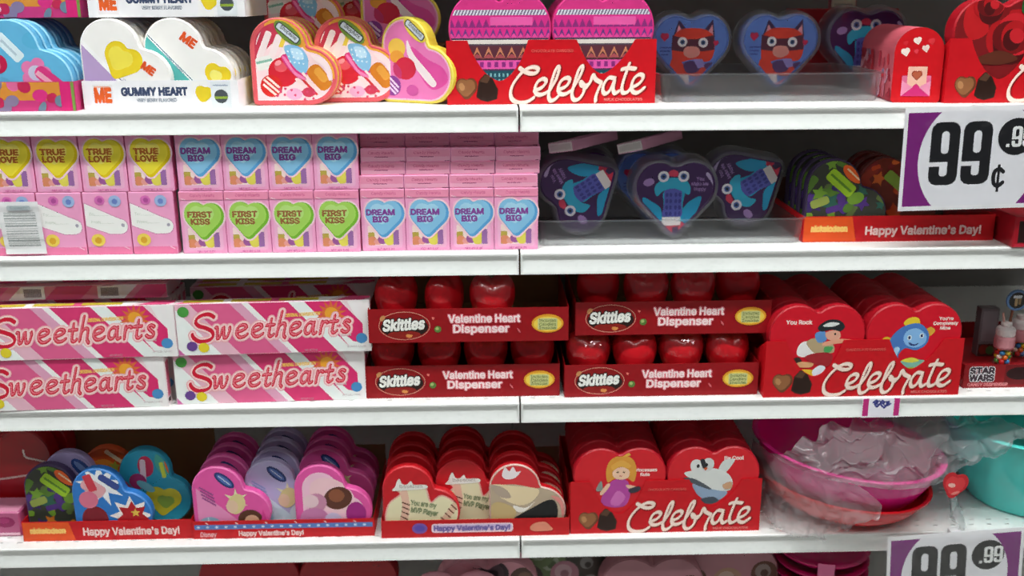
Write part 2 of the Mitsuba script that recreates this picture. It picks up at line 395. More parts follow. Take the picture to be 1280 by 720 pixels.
HB = heart_up(.1265, .124)
WHITE_ = '#efe3dc'
def words(lines, x, y, h, col='#f3dcd6', step=1.45):
    a = Art()
    for i, s in enumerate(lines): a.put(txt(s, h, x, y - i * h * step, 'c', bold=h * .03), col)
    return a
def art_pirate():
    a = words(['You Rock'], -.025, .099, .0055)
    P = lambda x, y: ((x - 420) / 851 * .130 + .0, .118 - (y - 40) / 720 * .110)
    Q = lambda *p: blob([P(*q) for q in p])
    a.put(Q((255, 430), (265, 360), (310, 320), (380, 330), (420, 400), (380, 450), (300, 460)), '#e9e4e2')        # sleeve
    a.put(Q((330, 330), (400, 290), (470, 330), (560, 350), (570, 420), (480, 430), (400, 420)), '#b7a07c')          # chest
    a.put(Q((400, 250), (480, 230), (500, 310), (430, 330)), '#5f8fc9').put(Q((490, 240), (590, 220), (620, 280), (580, 310), (510, 300)), '#e0a38c')   # scarf, face
    a.put(Q((600, 300), (730, 310), (725, 335), (600, 340), (480, 360), (480, 330)), '#e3a184')                         # arm
    a.put(Q((420, 190), (500, 130), (600, 135), (650, 190), (610, 230), (540, 215), (450, 230)), '#23272b').put(Q((460, 180), (520, 150), (600, 160), (560, 185), (500, 190)), '#d9dcd8')  # hat
    a.put(circ(*P(570, 255), .0014), '#2b2a2a').put(Q((490, 370), (560, 370), (540, 415), (490, 415)), '#4f9b5a')
    a.put(Q((330, 450), (450, 420), (560, 440), (540, 540), (430, 530), (350, 490)), '#a2242c')                        # sash and breeches
    a.put(Q((220, 480), (270, 460), (300, 500), (240, 520)), '#3a2722').put(Q((250, 520), (300, 500), (400, 515), (380, 550), (280, 550)), '#d9a173')
    a.put(Q((270, 580), (350, 570), (420, 590), (380, 660), (330, 650)), '#e3c034').put(Q((400, 580), (460, 535), (510, 560), (460, 620), (410, 630)), '#dfe6ee')
    return a
def art_fish():
    a = words(["You're", 'Completely', 'Mine'], .040, .102, .0044)
    P = lambda x, y: ((x - 385) / 748 * .135, .122 - (y - 10) / 720 * .130)
    Q = lambda *p: blob([P(*q) for q in p])
    a.put(Q((300, 140), (340, 100), (400, 100), (415, 150), (340, 170)), '#e5c431').put(Q((135, 280), (190, 240), (250, 290), (200, 325), (150, 310)), '#d6b92f').put(Q((460, 200), (500, 170), (535, 200), (500, 240), (470, 230)), '#d9a03a')
    a.put(Q((195, 330), (230, 230), (310, 160), (420, 145), (490, 220), (480, 300), (410, 345), (330, 330), (285, 380), (290, 450), (230, 460), (200, 400)), '#4a78bd')
    a.put(Q((330, 200), (400, 180), (470, 230), (470, 290), (410, 325), (340, 310), (310, 260)), '#86b6e6').put(Q((250, 330), (290, 330), (270, 400), (290, 450), (250, 440)), '#a9cfea')
    for e in ((352, 250), (440, 236)): a.put(circ(*P(*e), .0028, .0034), '#e8f0f6').put(circ(*P(*e), .0017, .0022), '#1d2c58')
    a.put(Q((350, 285), (390, 300), (425, 290), (400, 310), (365, 308)), '#2c3f74')
    a.put(Q((230, 470), (300, 430), (420, 415), (500, 440), (430, 490), (300, 490)), '#7fb7a4').put(Q((260, 490), (420, 480), (390, 540), (330, 560), (290, 530)), '#9db02f').put(Q((310, 425), (380, 400), (440, 425), (380, 440)), '#d8cf4a')
    return a
def art_princess():
    a = words(['Princesses', 'Rule'], .034, .090, .0046)
    P = lambda x, y: ((x - 385) / 1260 * .2800, .124 - (y - 120) / 720 * .160)
    Q = lambda *p: blob([P(*q) for q in p])
    a.put(Q((310, 340), (300, 260), (330, 190), (400, 165), (460, 190), (485, 260), (470, 340), (420, 310), (350, 320)), '#d9963c').put(Q((395, 170), (400, 145), (425, 140), (445, 165)), '#e6b04a')
    a.put(Q((270, 470), (330, 340), (400, 320), (440, 350), (450, 430), (420, 500), (340, 510)), '#b5479b').put(Q((330, 480), (370, 400), (420, 440), (380, 500)), '#cf6db4')
    a.put(Q((265, 410), (310, 350), (325, 365), (280, 425)), '#eab9a0').put(Q((425, 360), (480, 370), (500, 385), (440, 385)), '#eab9a0')
    a.put(Q((340, 270), (390, 240), (440, 265), (435, 310), (390, 325), (350, 310)), '#f0c4a6').put(Q((330, 235), (390, 195), (450, 230), (430, 250), (380, 235), (345, 262)), '#e3a84a')
    for e in ((370, 275), (408, 275)): a.put(circ(*P(*e), .0016, .0011), '#5a3a30')
    a.put(circ(*P(390, 300), .0016, .0008), '#c24a50').put(Q((240, 385), (270, 330), (280, 385), (255, 400)), '#8b8f8a').put(Q((440, 390), (500, 370), (510, 395), (460, 415)), '#3c3440')
    return a
def art_penguin():
    a = words(['Be Cool'], .027, .105, .0052)
    P = lambda x, y: ((x - 900) / 1260 * .2800, .124 - (y - 120) / 720 * .160)
    Q = lambda *p: blob([P(*q) for q in p])
    a.put(Q((930, 270), (960, 210), (1025, 200), (1010, 240), (970, 290)), '#cfd2cf')
    a.put(Q((770, 380), (850, 330), (960, 400), (990, 430), (930, 480), (850, 470)), '#8fa3bd').put(Q((820, 470), (900, 450), (940, 480), (880, 500)), '#444c58')
    a.put(Q((720, 290), (800, 270), (900, 260), (980, 290), (1020, 350), (1000, 410), (900, 400), (800, 350)), '#d8d9d6').put(Q((720, 320), (790, 330), (890, 395), (860, 395), (760, 350)), '#50565e')
    a.put(circ(*P(795, 245), .0085, .0105, 15), '#d9dad8').put(circ(*P(862, 235), .0085, .0100, -15), '#cfd0ce').put(Q((815, 205), (840, 200), (855, 250), (835, 260)), '#2c2f33')
    for e in ((803, 243), (855, 236)): a.put(circ(*P(*e), .0020, .0026), '#1f2226')
    a.put(Q((838, 255), (862, 255), (850, 272)), '#c2562a').put(Q((960, 370), (1010, 350), (1015, 390), (975, 400)), '#c79a78')
    return a
def art_sweater(seed):
    r = random.Random(seed); a = Art(); z = .1333
    def band(h, c):
        nonlocal z
        a.put(rect(-.07, z - h, .07, z), c); z -= h; return z, h
    def tris(z0, h, w, c, up=True, off=0.0):
        a.put(MultiPolygon([Polygon([(x - w * .499, z0), (x + w * .499, z0), (x, z0 + h)] if up else [(x - w * .499, z0 + h), (x + w * .499, z0 + h), (x, z0)]) for x in np.arange(-9, 10) * w + off]), c)
    z0, h = band(.020, '#d2347f'); 
    z0, h = band(.0065, '#7a6b86'); a.put(MultiPolygon([Polygon([(x, z0), (x + .002, z0), (x + .005, z0 + h), (x + .003, z0 + h)]) for x in np.arange(-.07, .07, .004)]), '#d6d0da')
    z0, h = band(.0155, '#d62f86'); tris(z0 + .001, .010, .0085, '#8a2a72'); a.put(rect(-.012, z0 + .0035, .04, z0 + .0135), '#e65aa4')
    z0, h = band(.0115, '#d62f86'); tris(z0, .011, .0085, '#5b3478'); tris(z0, .006, .0085, '#e04a98')
    z0, h = band(.0022, '#4a3550'); z0, h = band(.0050, '#ddd2cc'); z0, h = band(.0022, '#53404e')
    z0, h = band(.0165, '#5c2b38'); tris(z0, .0155, .0142, '#c07a5a'); tris(z0, .0095, .0142, '#46202c'); tris(z0 + .0015, .0055, .0142, '#a44a52')
    z0, h = band(.0010, '#5c2b38'); z0, h = band(.0105, '#dd55a4'); a.put(MultiPolygon([rect(x, z0 + .0022, x + .0045, z0 + .0085) for x in np.arange(-.07, .07, .009)]), '#8a2a78')
    z0, h = band(.0020, '#53304e'); z0, h = band(.024, '#1f4a58')
    a.put(MultiPolygon([rect(x, z0 + zz, x + .0022, z0 + zz + .0042) for zz in (.0025, .0095, .0165) for x in np.arange(-.07, .07, .0052)]), '#7fb3b8')
    z0, h = band(.03, '#5a4358'); tris(z0 + .012, .014, .012, '#cfc4c8', False)
    return a
def art_rose():
    a = Art().put(rect(-.1, 0, .1, .2), '#7d1419')
    a.put(blob([(-.045, .124), (-.052, .095), (-.04, .075), (-.02, .085), (-.03, .11)]), '#c01a20')
    for x, y, s in ((.012, .078, 1), (-.02, .115, .6)):
        for k in range(9):
            t = k * 2.4; r = .036 * s * (1 - k / 11)
            a.put(circ(x + .004 * math.cos(t), y + .004 * math.sin(t), r, r * .86, 40 * k), ['#7c1014', '#b3151c', '#4d0b0e', '#c9202a', '#6a0d12'][k % 5])
    a.put(blob([(-.035, .05), (-.005, .045), (.02, .052), (-.005, .062)]), '#5f2a1c').put(blob([(.02, .125), (.035, .118), (.03, .104), (.018, .108)]), '#25562a')
    return a
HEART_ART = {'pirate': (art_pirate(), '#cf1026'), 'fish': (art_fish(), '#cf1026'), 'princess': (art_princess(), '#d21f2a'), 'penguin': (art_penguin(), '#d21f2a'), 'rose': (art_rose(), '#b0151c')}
def cel_hearts(tx, ty, tz, kinds, names, n, what):
    for c, (kind, off) in enumerate(zip(kinds, (.0665, .1935))):
        if kind == 'sweater': parts = heart_box(affinity.scale(HB, 1, 1.075, origin=(0, 0)), .0255, '#d2347f', '#d2347f', art_sweater(c))
        else: parts = heart_box(HB, .0255, '#ad1222', HEART_ART[kind][1], HEART_ART[kind][0])  # side red deepened: shade on the rear hearts put into the colour
        for k in range(n):
            lab = f'{names[c]}, {ORD[k]} in its file, {what}'
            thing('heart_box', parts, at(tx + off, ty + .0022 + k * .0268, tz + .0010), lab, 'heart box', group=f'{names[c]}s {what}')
yA, yC, yD = .050, .004, .011
cel_tray(-.0880, yA, ZA, 'red cut-out tray with cream script on the top shelf holding knit-patterned hearts')
cel_hearts(-.0880, yA, ZA, ('sweater', 'sweater'), ('left knit-patterned heart box', 'right knit-patterned heart box'), 6, 'top shelf')
cel_tray(.3200, yC, ZC, 'red cut-out tray with cream script on the third shelf, above the small price tag')
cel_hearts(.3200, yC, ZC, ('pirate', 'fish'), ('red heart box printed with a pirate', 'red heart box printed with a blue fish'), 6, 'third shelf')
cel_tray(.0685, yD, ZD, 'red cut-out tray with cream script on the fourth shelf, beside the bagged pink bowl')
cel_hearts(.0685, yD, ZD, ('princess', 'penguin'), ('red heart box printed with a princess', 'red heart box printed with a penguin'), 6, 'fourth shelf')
cel_tray(.5255, .020, ZA, 'red cut-out tray at the right edge of the top shelf holding rose hearts', .060)
cel_hearts(.5255, .020, ZA, ('rose', 'rose'), ('left rose-printed dark red heart box', 'right rose-printed dark red heart box'), 1, 'top shelf')

# ------------------------------------------------------------------ second shelf: small pink candy boxes
PINK = '#efa0c8'
BW, BH, BD = .0550, .0790, .0165
def candy_front(kind):
    col, hi, lo, ink, lines = {'love': ('#ecd93c', '#f3e46c', '#dfc31c', '#b5642c', ('TRUE', 'LOVE')), 'dream': ('#86bde0', '#a5d0e8', '#5c9fd2', '#7f3f92', ('DREAM', 'BIG')),
                               'kiss': ('#a3cf5c', '#b5d97c', '#7ab636', '#94603a', ('FIRST', 'KISS'))}[kind]
    a = Art(); cx = BW / 2
    a.put(rect(.004, .004, BW - .004, .0635, .004), '#efb0cf').put(rect(.0080, .0075, BW - .0085, .0330, .0015), '#f3d9d2')
    for g, c in ((rect(.0080, .0075, .0160, .0240), '#b9a24a'), (circ(.0130, .0130, .006), '#dd8a66'), (circ(.0200, .0120, .005, .004), '#e59a94'), (circ(.0260, .0150, .006), '#9f5a96'),
                 (circ(.0345, .0165, .007, .0095), '#e0d25a'), (rect(.0395, .0080, BW - .0085, .0270), '#9c6aa4')): a.put(g, c, rect(.0080, .0075, BW - .0085, .0330, .0015))
    h = moved(heart_up(.0490, .0500), cx, .0150, rot=-4)
    a.put(h.buffer(.0022), '#f2c9d4').put(h, lo).put(affinity.translate(affinity.scale(h, .93, .93), -.0018, .0016), col).put(affinity.translate(affinity.scale(h, .62, .55), -.003, .006), hi)
    w1, w2 = ((.031, .027) if kind == 'love' else (.036, .020) if kind == 'dream' else (.031, .024))
    x = cx - .003
    for s, w, y in ((lines[0], w1, .0465), (lines[1], w2, .0375)): a.put(txt(s, .0068, x, y, 'c', w=w, bold=.0004), ink)
    a.put(rect(.0005, BH - .0105, BW - .0005, BH - .0009), '#ee90b0').put(Polygon([(.003, BH - .0085), (.0085, BH - .0103), (.0085, BH - .0109), (.0025, BH - .0094)]), '#f9d5e2').put(txt('Candy Hearts', .0036, cx + .002, BH - .0068, 'c', w=.030), '#d5648e')
    a.put(txt('NET WT 1 OZ', .0021, cx + .002, .0016, 'c', w=.022), '#b9508a')
    return a
def candy_back():
    a = Art()
    a.put(rect(.0005, .0005, BW - .0005, .0100), '#e77ba4').put(Polygon([(.046, .0105), (.0525, .0070), (.0518, .0062), (.0455, .0096)]), '#f6c9da')
    tag = Polygon([(.0015, .0655), (.0015, .0370), (.030, .0265), (.043, .0265), *[(.043 + .0095 * math.sin(t), .0360 - .0095 * math.cos(t)) for t in np.linspace(.1, 3.0, 8)], (.038, .0480)])
    a.put(tag.buffer(.0006), '#c873a0').put(tag, '#f2efec').put(circ(.0465, .0375, .0022), '#a9a2b0')
    a.put(txt('To:', .0036, .006, .0500), '#cfd2c8').put(rect(.012, .0497, .030, .0502), '#d5d8cf').put(txt('From:', .0036, .008, .0400), '#cfd2c8').put(rect(.020, .0397, .036, .0402), '#d5d8cf')
    a.put(circ(.0210, .0690, .0062, .0058), '#d870b4').put(circ(.0215, .0690, .0032), '#b54f98').put(circ(.0395, .0680, .0075, .0072), '#9fb4dc').put(circ(.0395, .0675, .0035), '#6f84c4')
    a.put(circ(.0145, .0190, .0085, .0080), '#efd05c').put(circ(.0145, .0185, .0042), '#d9a532')
    return a
def candy_box(kind):
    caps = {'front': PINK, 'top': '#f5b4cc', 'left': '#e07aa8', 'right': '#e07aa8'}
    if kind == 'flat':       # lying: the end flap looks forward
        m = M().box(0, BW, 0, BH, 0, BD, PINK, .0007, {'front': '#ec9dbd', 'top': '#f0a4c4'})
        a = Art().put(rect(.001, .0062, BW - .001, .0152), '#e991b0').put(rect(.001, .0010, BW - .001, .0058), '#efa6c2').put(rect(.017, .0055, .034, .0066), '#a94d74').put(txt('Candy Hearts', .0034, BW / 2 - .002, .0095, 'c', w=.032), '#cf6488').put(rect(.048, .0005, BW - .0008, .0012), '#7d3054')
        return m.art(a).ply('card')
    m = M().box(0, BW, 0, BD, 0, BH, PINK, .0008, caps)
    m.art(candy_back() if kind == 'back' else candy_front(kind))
    return m.ply('card')
CB = {k: candy_box(k) for k in ('love', 'back', 'dream', 'kiss', 'flat')}
PLACE4 = ['leftmost', 'second', 'third', 'rightmost']
WHAT = {'love': 'yellow TRUE LOVE heart', 'back': 'white gift tag', 'dream': 'blue DREAM BIG heart', 'kiss': 'green FIRST KISS heart'}
def candy_row(kind, x, y, z, pitch, where, jit=0.0006):
    for k in range(4):
        thing('candy_box', CB[kind], at(x + k * pitch, y + rng.uniform(0, jit), z), f'pink candy box with {WHAT[kind]}, {PLACE4[k]} of four {where}', 'candy box', group=f'pink boxes with {WHAT[kind]} {where}')
zb2 = ZB + BH + .0006
candy_row('back', -.6520, .015, ZB + .0002, .0563, 'in the lower row')
candy_row('love', -.6490, .0155, zb2, .0563, 'in the upper row')
candy_row('kiss', -.4215, .015, ZB + .0002, .0556, 'in the lower row')
candy_row('dream', -.4200, .0155, zb2, .0556, 'in the upper row')
candy_row('dream', -.1980, .017, ZB + .0002, .0556, 'under the flat pink boxes')
LAY = ['bottom', 'second', 'third', 'top']
for l in range(4):
    dx = (-.0012, .0010, .0018, .0004)[l]
    for k in range(4):
        thing('candy_box', CB['flat'], at(-.1970 + dx + k * .0556 + rng.uniform(-.0003, .0003), .0185 + .002 * (l % 2) + (.010 if l == 3 else 0), zb2 + l * (BD + .0002)),
              f'pink candy box lying flat, {PLACE4[k]} in the {LAY[l]} layer above the DREAM BIG boxes', 'candy box', group='pink candy boxes lying flat')
# crinkled barcode sticker stuck over two boxes of the lower row
st = M(); nu, nv = 10, 22; X, Zs = np.meshgrid(np.linspace(0, .050, nu), np.linspace(0, .0660, nv))
wob = .0018 * (meshkit.noise(np.stack([X * 18, Zs * 150, X * 0], -1), 5)) + .0006
st_v = np.stack([X + .0035 * (1 - Zs / .066), -wob, Zs], -1).reshape(-1, 3); i, j = np.meshgrid(np.arange(nu - 1), np.arange(nv - 1)); q = (j * nu + i).ravel()
st.add(st_v, np.stack([q, q + 1, q + nu + 1, q + nu], 1), '#e4e2e3')
inner = st_v.copy(); keep = [(a, b) for a in range(1, nu - 2) for b in range(2, nv - 3)]
bars = M()
for b in range(3, 17):
    s0 = [b * nu + 1, b * nu + nu - 2]; row = st_v[b * nu + 1:b * nu + nu - 1]; up = st_v[(b + 1) * nu + 1:(b + 1) * nu + nu - 1]
    lo = row + (up - row) * .1 + [0, -.0002, 0]; hi_ = row + (up - row) * (.35 + .5 * rng.random()) + [0, -.0002, 0]
    k = len(row); ii = np.arange(k - 1); st.add(np.vstack([lo, hi_]), np.stack([ii, ii + 1, ii + 1 + k, ii + k], 1), ['#a5a8a8', '#b9bbbb', '#8f9494'][b % 3])
st.art(Art().put(rect(.012, .0555, .041, .0615, .002), '#b4bcc0').put(txt('Sweets', .0045, .0265, .0562, 'c', w=.022), '#8b969c'), (0, -.0026, 0))
thing('barcode_sticker', st.ply('card_gloss', False), at(-.6430, .0142, ZB + .0030), 'crinkled white barcode sticker over two pink boxes at the left edge of the photo', 'sticker')

# ------------------------------------------------------------------ third shelf: long striped candy boxes
SW_, SH_, SD_ = .245, .0690, .0190
def script_sweet():
    k = .245 / 232 / 10.28            # traced lettering, in box units
    S = [[(528, 205), (480, 172), (410, 170), (335, 205), (300, 262), (330, 310), (400, 335), (470, 370), (500, 420), (470, 480), (390, 510), (310, 505), (258, 462), (243, 420)]]
    def mv(L, x, y, s=1.0): return [[(x + a * s, y - b * s) for a, b in q] for q in L]
    w = [[(0, 140), (20, 130), (10, 30), (14, 4), (40, 20), (85, 130)], [(100, 140), (92, 40), (100, 6), (130, 20), (168, 100), (172, 140)]]
    e = [[(10, 62), (70, 80), (118, 112), (100, 140), (52, 134), (14, 90), (8, 40), (34, 6), (80, 10), (120, 36)]]
    t = [[(62, 210), (30, 80), (18, 20), (40, 0), (74, 24)], [(0, 136), (40, 140), (92, 142)]]
    h = [[(88, 268), (52, 150), (8, 2)], [(20, 50), (50, 110), (88, 138), (110, 122), (96, 60), (86, 8), (100, -20)]]
    a_ = [[(112, 122), (72, 140), (24, 100), (6, 40), (26, 6), (64, 28), (108, 120)], [(118, 140), (98, 40), (104, 4), (132, 16)]]
    r = [[(34, 140), (16, 60), (4, 0)], [(16, 62), (48, 124), (82, 140), (96, 124)]]
    s = [[(98, 122), (66, 140), (32, 118), (50, 84), (82, 50), (72, 12), (30, 2), (0, 24)]]
    out = list(S)
    for L, x, dy, sc in ((w, 536, 0, 1), (e, 778, -4, 1.15), (e, 972, -8, 1.12), (t, 1160, -10, 1.05), (h, 1262, -14, 1.15), (e, 1440, -20, 1.12), (a_, 1620, -26, 1.08), (r, 1806, -30, 1.1), (t, 1942, -36, 1.05), (s, 2080, -40, 1.1)):
        out += mv(L, x, 478 + dy, sc)
    return [[((x - 55) * k, (690 - y) * k * 1.02) for x, y in s] for s in out]
SWT = script_sweet()
def sweet_art():
    a = Art(); W, H = SW_, SH_
    def stripe(x0, x1, c, sl=.88): a.put(Polygon([(x0, H), (x1, H), (x1 + H * sl, 0), (x0 + H * sl, 0)]), c, rect(.0006, .0006, W - .0006, H - .0006))
    a.put(rect(.0004, .0004, W - .0004, H - .0004), '#f0d3da')
    for x0, x1, c in ((-.08, -.052, '#cf6aa4'), (-.052, -.006, '#eef0ee'), (-.006, .018, '#e9b5c6'), (.018, .068, '#e0608f'), (.068, .083, '#e0a0bc'), (.083, .092, '#f1ecec'), (.092, .142, '#da3a72'), (.142, .162, '#eceeec'), (.162, .207, '#dc2f6e')):
        stripe(x0, x1, c)
    a.put(Polygon([(.216, H), (W, H), (W, .026), (.226, .048)]), '#f1e9ea', rect(.0006, .0006, W - .0006, H - .0006))
    a.put(Polygon([(.105, .0), (.13, 0), (.165, 0), (W, 0), (W, .010), (.222, .014), (.205, .030), (.195, .030)]), '#eceeec', Polygon([(.200, .03), (.222, .020), (W, .012), (W, 0), (.222, 0)]))
    a.put(rect(W - .010, 0, W - .0006, H), '#f0eaea')
    a.put(star(.196, .051, .020, 14, .55), '#dd6a3c').put(circ(.196, .052, .0085), '#eca033')
    a.put(txt('THE ORIGINAL CONVERSATION', .0042, .130, .0485, w=.052, rot=2.2, bold=.0002), '#f3c25c')
    w = pen(SWT, .0058, .55, 60, 5); sh = pen(SWT, .0042, .5, 60, 5)
    a.put(w.buffer(.0032), '#f0b0b4').put(w.buffer(.0019), '#f9cfd0').put(w, '#cf2038').put(moved(pen(SWT[1:], .0020, .5, 60, 5), -.0003, .0004), '#e8798a')
    for x, y, r, c in ((.0105, .0585, .0072, '#4c9a44'), (.0180, .0125, .0068, '#6b458e'), (.0325, .0105, .0068, '#e3cf30'), (.2330, .0180, .0072, '#4c8cc4')): a.put(circ(x, y, r, r * .95), c)
    a.put(txt('HEARTS', .0026, .206, .0215, w=.014), '#cfc6c8').put(txt('NET WT 5 OZ', .0024, .160, .0025, w=.016), '#c79aa8').put(txt('ARTIFICIAL FLAVORS', .0022, .214, .0060, w=.024), '#c7b9bc')
    return a
def stripes_edge(h, kind):
    a = Art()
    for x0, x1, c in ((0, .03, '#e0608f'), (.045, .075, '#f1e6e6'), (.09, .135, '#d8517f'), (.16, .19, '#f0eaea'), (.20, .235, '#dc4f7e')): a.put(Polygon([(x0, 0), (x1, 0), (x1 + h, h), (x0 + h, h)]), c, rect(.0006, .0006, SW_ - .0006, h - .0006))
    if kind == 'label':
        for x in (.062, .158): a.put(rect(x, .0015, x + .030, h - .0015), '#f3eeee').put(rect(x + .004, .004, x + .026, h - .0035), '#b9a8ae'); a.put(MultiPolygon([rect(x + .0045 + q * .0022, .0042, x + .0055 + q * .0022, h - .0037) for q in range(10)]), '#6f6a70')
    if kind == 'top':
        for x in (.01, .07, .13): a.put(rect(x, .004, x + .05, h - .004), '#c9b03a')
    return a
def sweet_box():
    m = M().box(0, SW_, 0, SD_, 0, SH_, '#ecd8dc', .0007, {'front': '#efd6dc', 'top': '#e6c6cf', 'left': '#ecd9dd', 'right': '#efe2e4'})
    m.art(sweet_art()); m.art(stripes_edge(SD_, 'top'), (0, 0, SH_), (1, 0, 0), (0, 1, 0))
    m.art(Art().put(rect(.003, .012, .016, .060), '#d9758f').put(rect(.004, .004, .013, .010), '#3a2a2c'), (SW_, 0, 0), (0, 1, 0), (0, 0, 1))
    return m.ply('card')
def sweet_flat():
    m = M().box(0, SW_, 0, SH_, 0, SD_, '#e9cdd4', .0007, {'front': '#e1879e', 'top': '#e7a9bb'})
    m.art(stripes_edge(SD_, 'label')); return m.ply('card')
SWB, SWF = sweet_box(), sweet_flat()
G = 'long striped candy boxes'
YAW = 2.2
def sweet(x, y, z, lab, flat=False, yaw=YAW): thing('long_candy_box', SWF if flat else SWB, at(x, y, z, yaw), lab, 'candy box', group=G)
zc2 = ZC + SH_ + .0008
sweet(-.7015, -.0035, ZC + .0002, 'long pink striped box with red lettering, lower one of the left stack')
sweet(-.6820, -.0060, zc2, 'long pink striped box with red lettering, upper one of the left stack')
sweet(-.4470, .0105, ZC + .0002, 'long pink striped box with red lettering, lower one of the middle stack')
sweet(-.4365, .0040, zc2, 'long pink striped box with red lettering, upper one of the middle stack')
for k in range(1, 4):
    for x, nm in ((-.7000, 'left'), (-.4420, 'middle')):
        back = .045 if nm == 'middle' else 0.0
        sweet(x, .0160 + back + k * .0215, ZC + .0002, f'long pink striped box standing behind the lower front box, {ORD[k]} in the {nm} stack')
        sweet(x + .004, .0160 + back + k * .0215, zc2, f'long pink striped box standing behind the upper front box, {ORD[k]} in the {nm} stack')
zc3 = zc2 + SH_ + .0008
sweet(-.6970, .0230, zc3, 'long pink striped box lying flat with two barcodes, lower of two on the left stack', True)
sweet(-.6780, .0360, zc3 + SD_ + .0004, 'long pink striped box lying flat with two barcodes, upper of two on the left stack', True)

# ------------------------------------------------------------------ third shelf: red trays of heart candy dispensers
TW, TH = .2560, .0450
DRED = '#960b15'
def skit_art():
    a = Art()
    a.put(circ(.046, .0225, .0330, .0190), '#d89a86').put(circ(.046, .0225, .0322, .0182), '#8f1013').put(circ(.046, .0205, .0305, .0140), '#2b1613').put(circ(.046, .0285, .0270, .0100), '#8a1014', circ(.046, .0225, .0318, .0178))
    a.put(circ(.0455, .0110, .0210, .0050), '#8e1c16').put(circ(.0185, .0330, .0042, .0030, 50), '#c98a5a')
    s = txt('Skittles', .0140, .0455, .0175, 'c', w=.0545, bold=.0007, shear=12, rot=3)
    a.put(s.buffer(.0013), '#241512').put(s, '#f1efe9').put(blob([(.049, .0115), (.056, .0100), (.053, .0065), (.048, .008)]), '#d98a4c')
    a.put(Polygon([(.0810, .0340), (.0850, .0330), (.0835, .0300), (.0815, .0310)]), '#e8756c').put(circ(.0885, .0175, .0045), '#5d7a3a').put(circ(.0877, .0185, .0022), '#a9b870')
    for s, x, y, w in (('Valentine Heart', .1480, .0265, .0920), ('Dispenser', .1440, .0130, .0720)):
        g = txt(s, .0098, x, y, 'c', w=w, bold=.0003); a.put(g.buffer(.0011), '#e0707c').put(g, '#f7dede')
    a.put(blob([(.1900, .0180), (.1935, .0150), (.1945, .0115), (.1915, .0135)]), '#d4626a')
    a.put(circ(.2290, .0235, .0205, .0125), '#e39a2c').put(circ(.2290, .0230, .0180, .0098), '#f0cf52').put(rect(.2165, .0150, .2415, .0305, .002), '#c9c98a')
    for s, y in (('Includes', .0255), ('Candies', .0205), ('Inside', .0155)): a.put(txt(s, .0040, .2290, y, 'c', w=.022), '#6c7434')
    return a
SKA = skit_art()
SKP = tray(TW, .175, rect(0, 0, TW, TH), SKA, DRED, '#8a6c48', TH, .076)
def puffy_heart(seed, wrap=False):
    s = trimesh.creation.icosphere(subdivisions=4 if not wrap else 3); d = s.vertices
    lo, hi = np.zeros(len(d)), np.full(len(d), 3.0)
    def f(t):
        p = d * t[:, None]; x, y, z = p[:, 0], p[:, 1], p[:, 2]
        return (x * x + 2.25 * y * y + z * z - 1) ** 3 - x * x * z ** 3 - .1125 * y * y * z ** 3
    for _ in range(40):
        mid = (lo + hi) / 2; inside = f(mid) < 0; lo = np.where(inside, mid, lo); hi = np.where(inside, hi, mid)
    v = d * lo[:, None]
    b = v.max(0) - v.min(0); v = v * (np.array([.0590, .0450, .0810]) / b); v[:, 2] -= v[:, 2].min()
    if wrap:
        c = v.mean(0); n = meshkit.noise(d * 3.2, seed) - .5; n2 = np.abs(meshkit.noise(d * 7.0, seed + 3) - .5)
        v = c + (v - c) * (1.035 + .10 * n[:, None] * (n[:, None] > 0) + .10 * n2[:, None]); v[:, 2] = np.maximum(v[:, 2], .0002)
        m = M(); m.add(v, s.faces, '#ffffff'); return m.ply('clear', False)
    v[:, 2] = v[:, 2] * .985 + .0008
    v[:, 2] = np.maximum(v[:, 2], .0010)
    m = M().add(v, s.faces, '#cc1420')
    return m.ply('plastic', True)
PH, PW = puffy_heart(1), [puffy_heart(k, True) for k in (4, 9)]
def label_on_heart():
    m = M()
    a = Art()
    for s, z, h, w in (('Skittles', .062, .0060, .024), ('Candies', .048, .0036, .018)): a.put(txt(s, h, 0, z, 'c', w=w, bold=.0003, shear=10), '#f0dcd8')
    return m.art(a, (0, -.0232, 0)).ply('card')
def tray_hearts(tx, ty, tz, where, spots):
    for k, (dx, dy, rz, wrapped, front) in enumerate(spots):
        parts = {'body': PH}
        if wrapped: parts['wrapper'] = PW[k % 2]
        nm = 'film-wrapped ' if wrapped else ''
        thing('heart_dispenser', parts, at(tx + dx, ty + dy, tz + .0010, rz), f'{nm}red plastic heart dispenser, {front}, in the {where} tray', 'candy dispenser', group=f'red heart dispensers in the {where} tray')
F4 = ['first in front', 'second in front', 'third in front', 'fourth in front']
R4 = ['first behind', 'second behind', 'third behind', 'fourth behind']
def spots(front, back=True):
    out = [(.034 + .0625 * k, .036 + dy, rz, w, F4[k]) for k, (rz, w, dy, on) in enumerate(front) if on]
    if back: out += [(.034 + .0625 * k, .100, 12 * (k - 1.5), False, R4[k]) for k in range(4) if k < 3 or front[3][3]]
    return out
zt = ZC + .0834
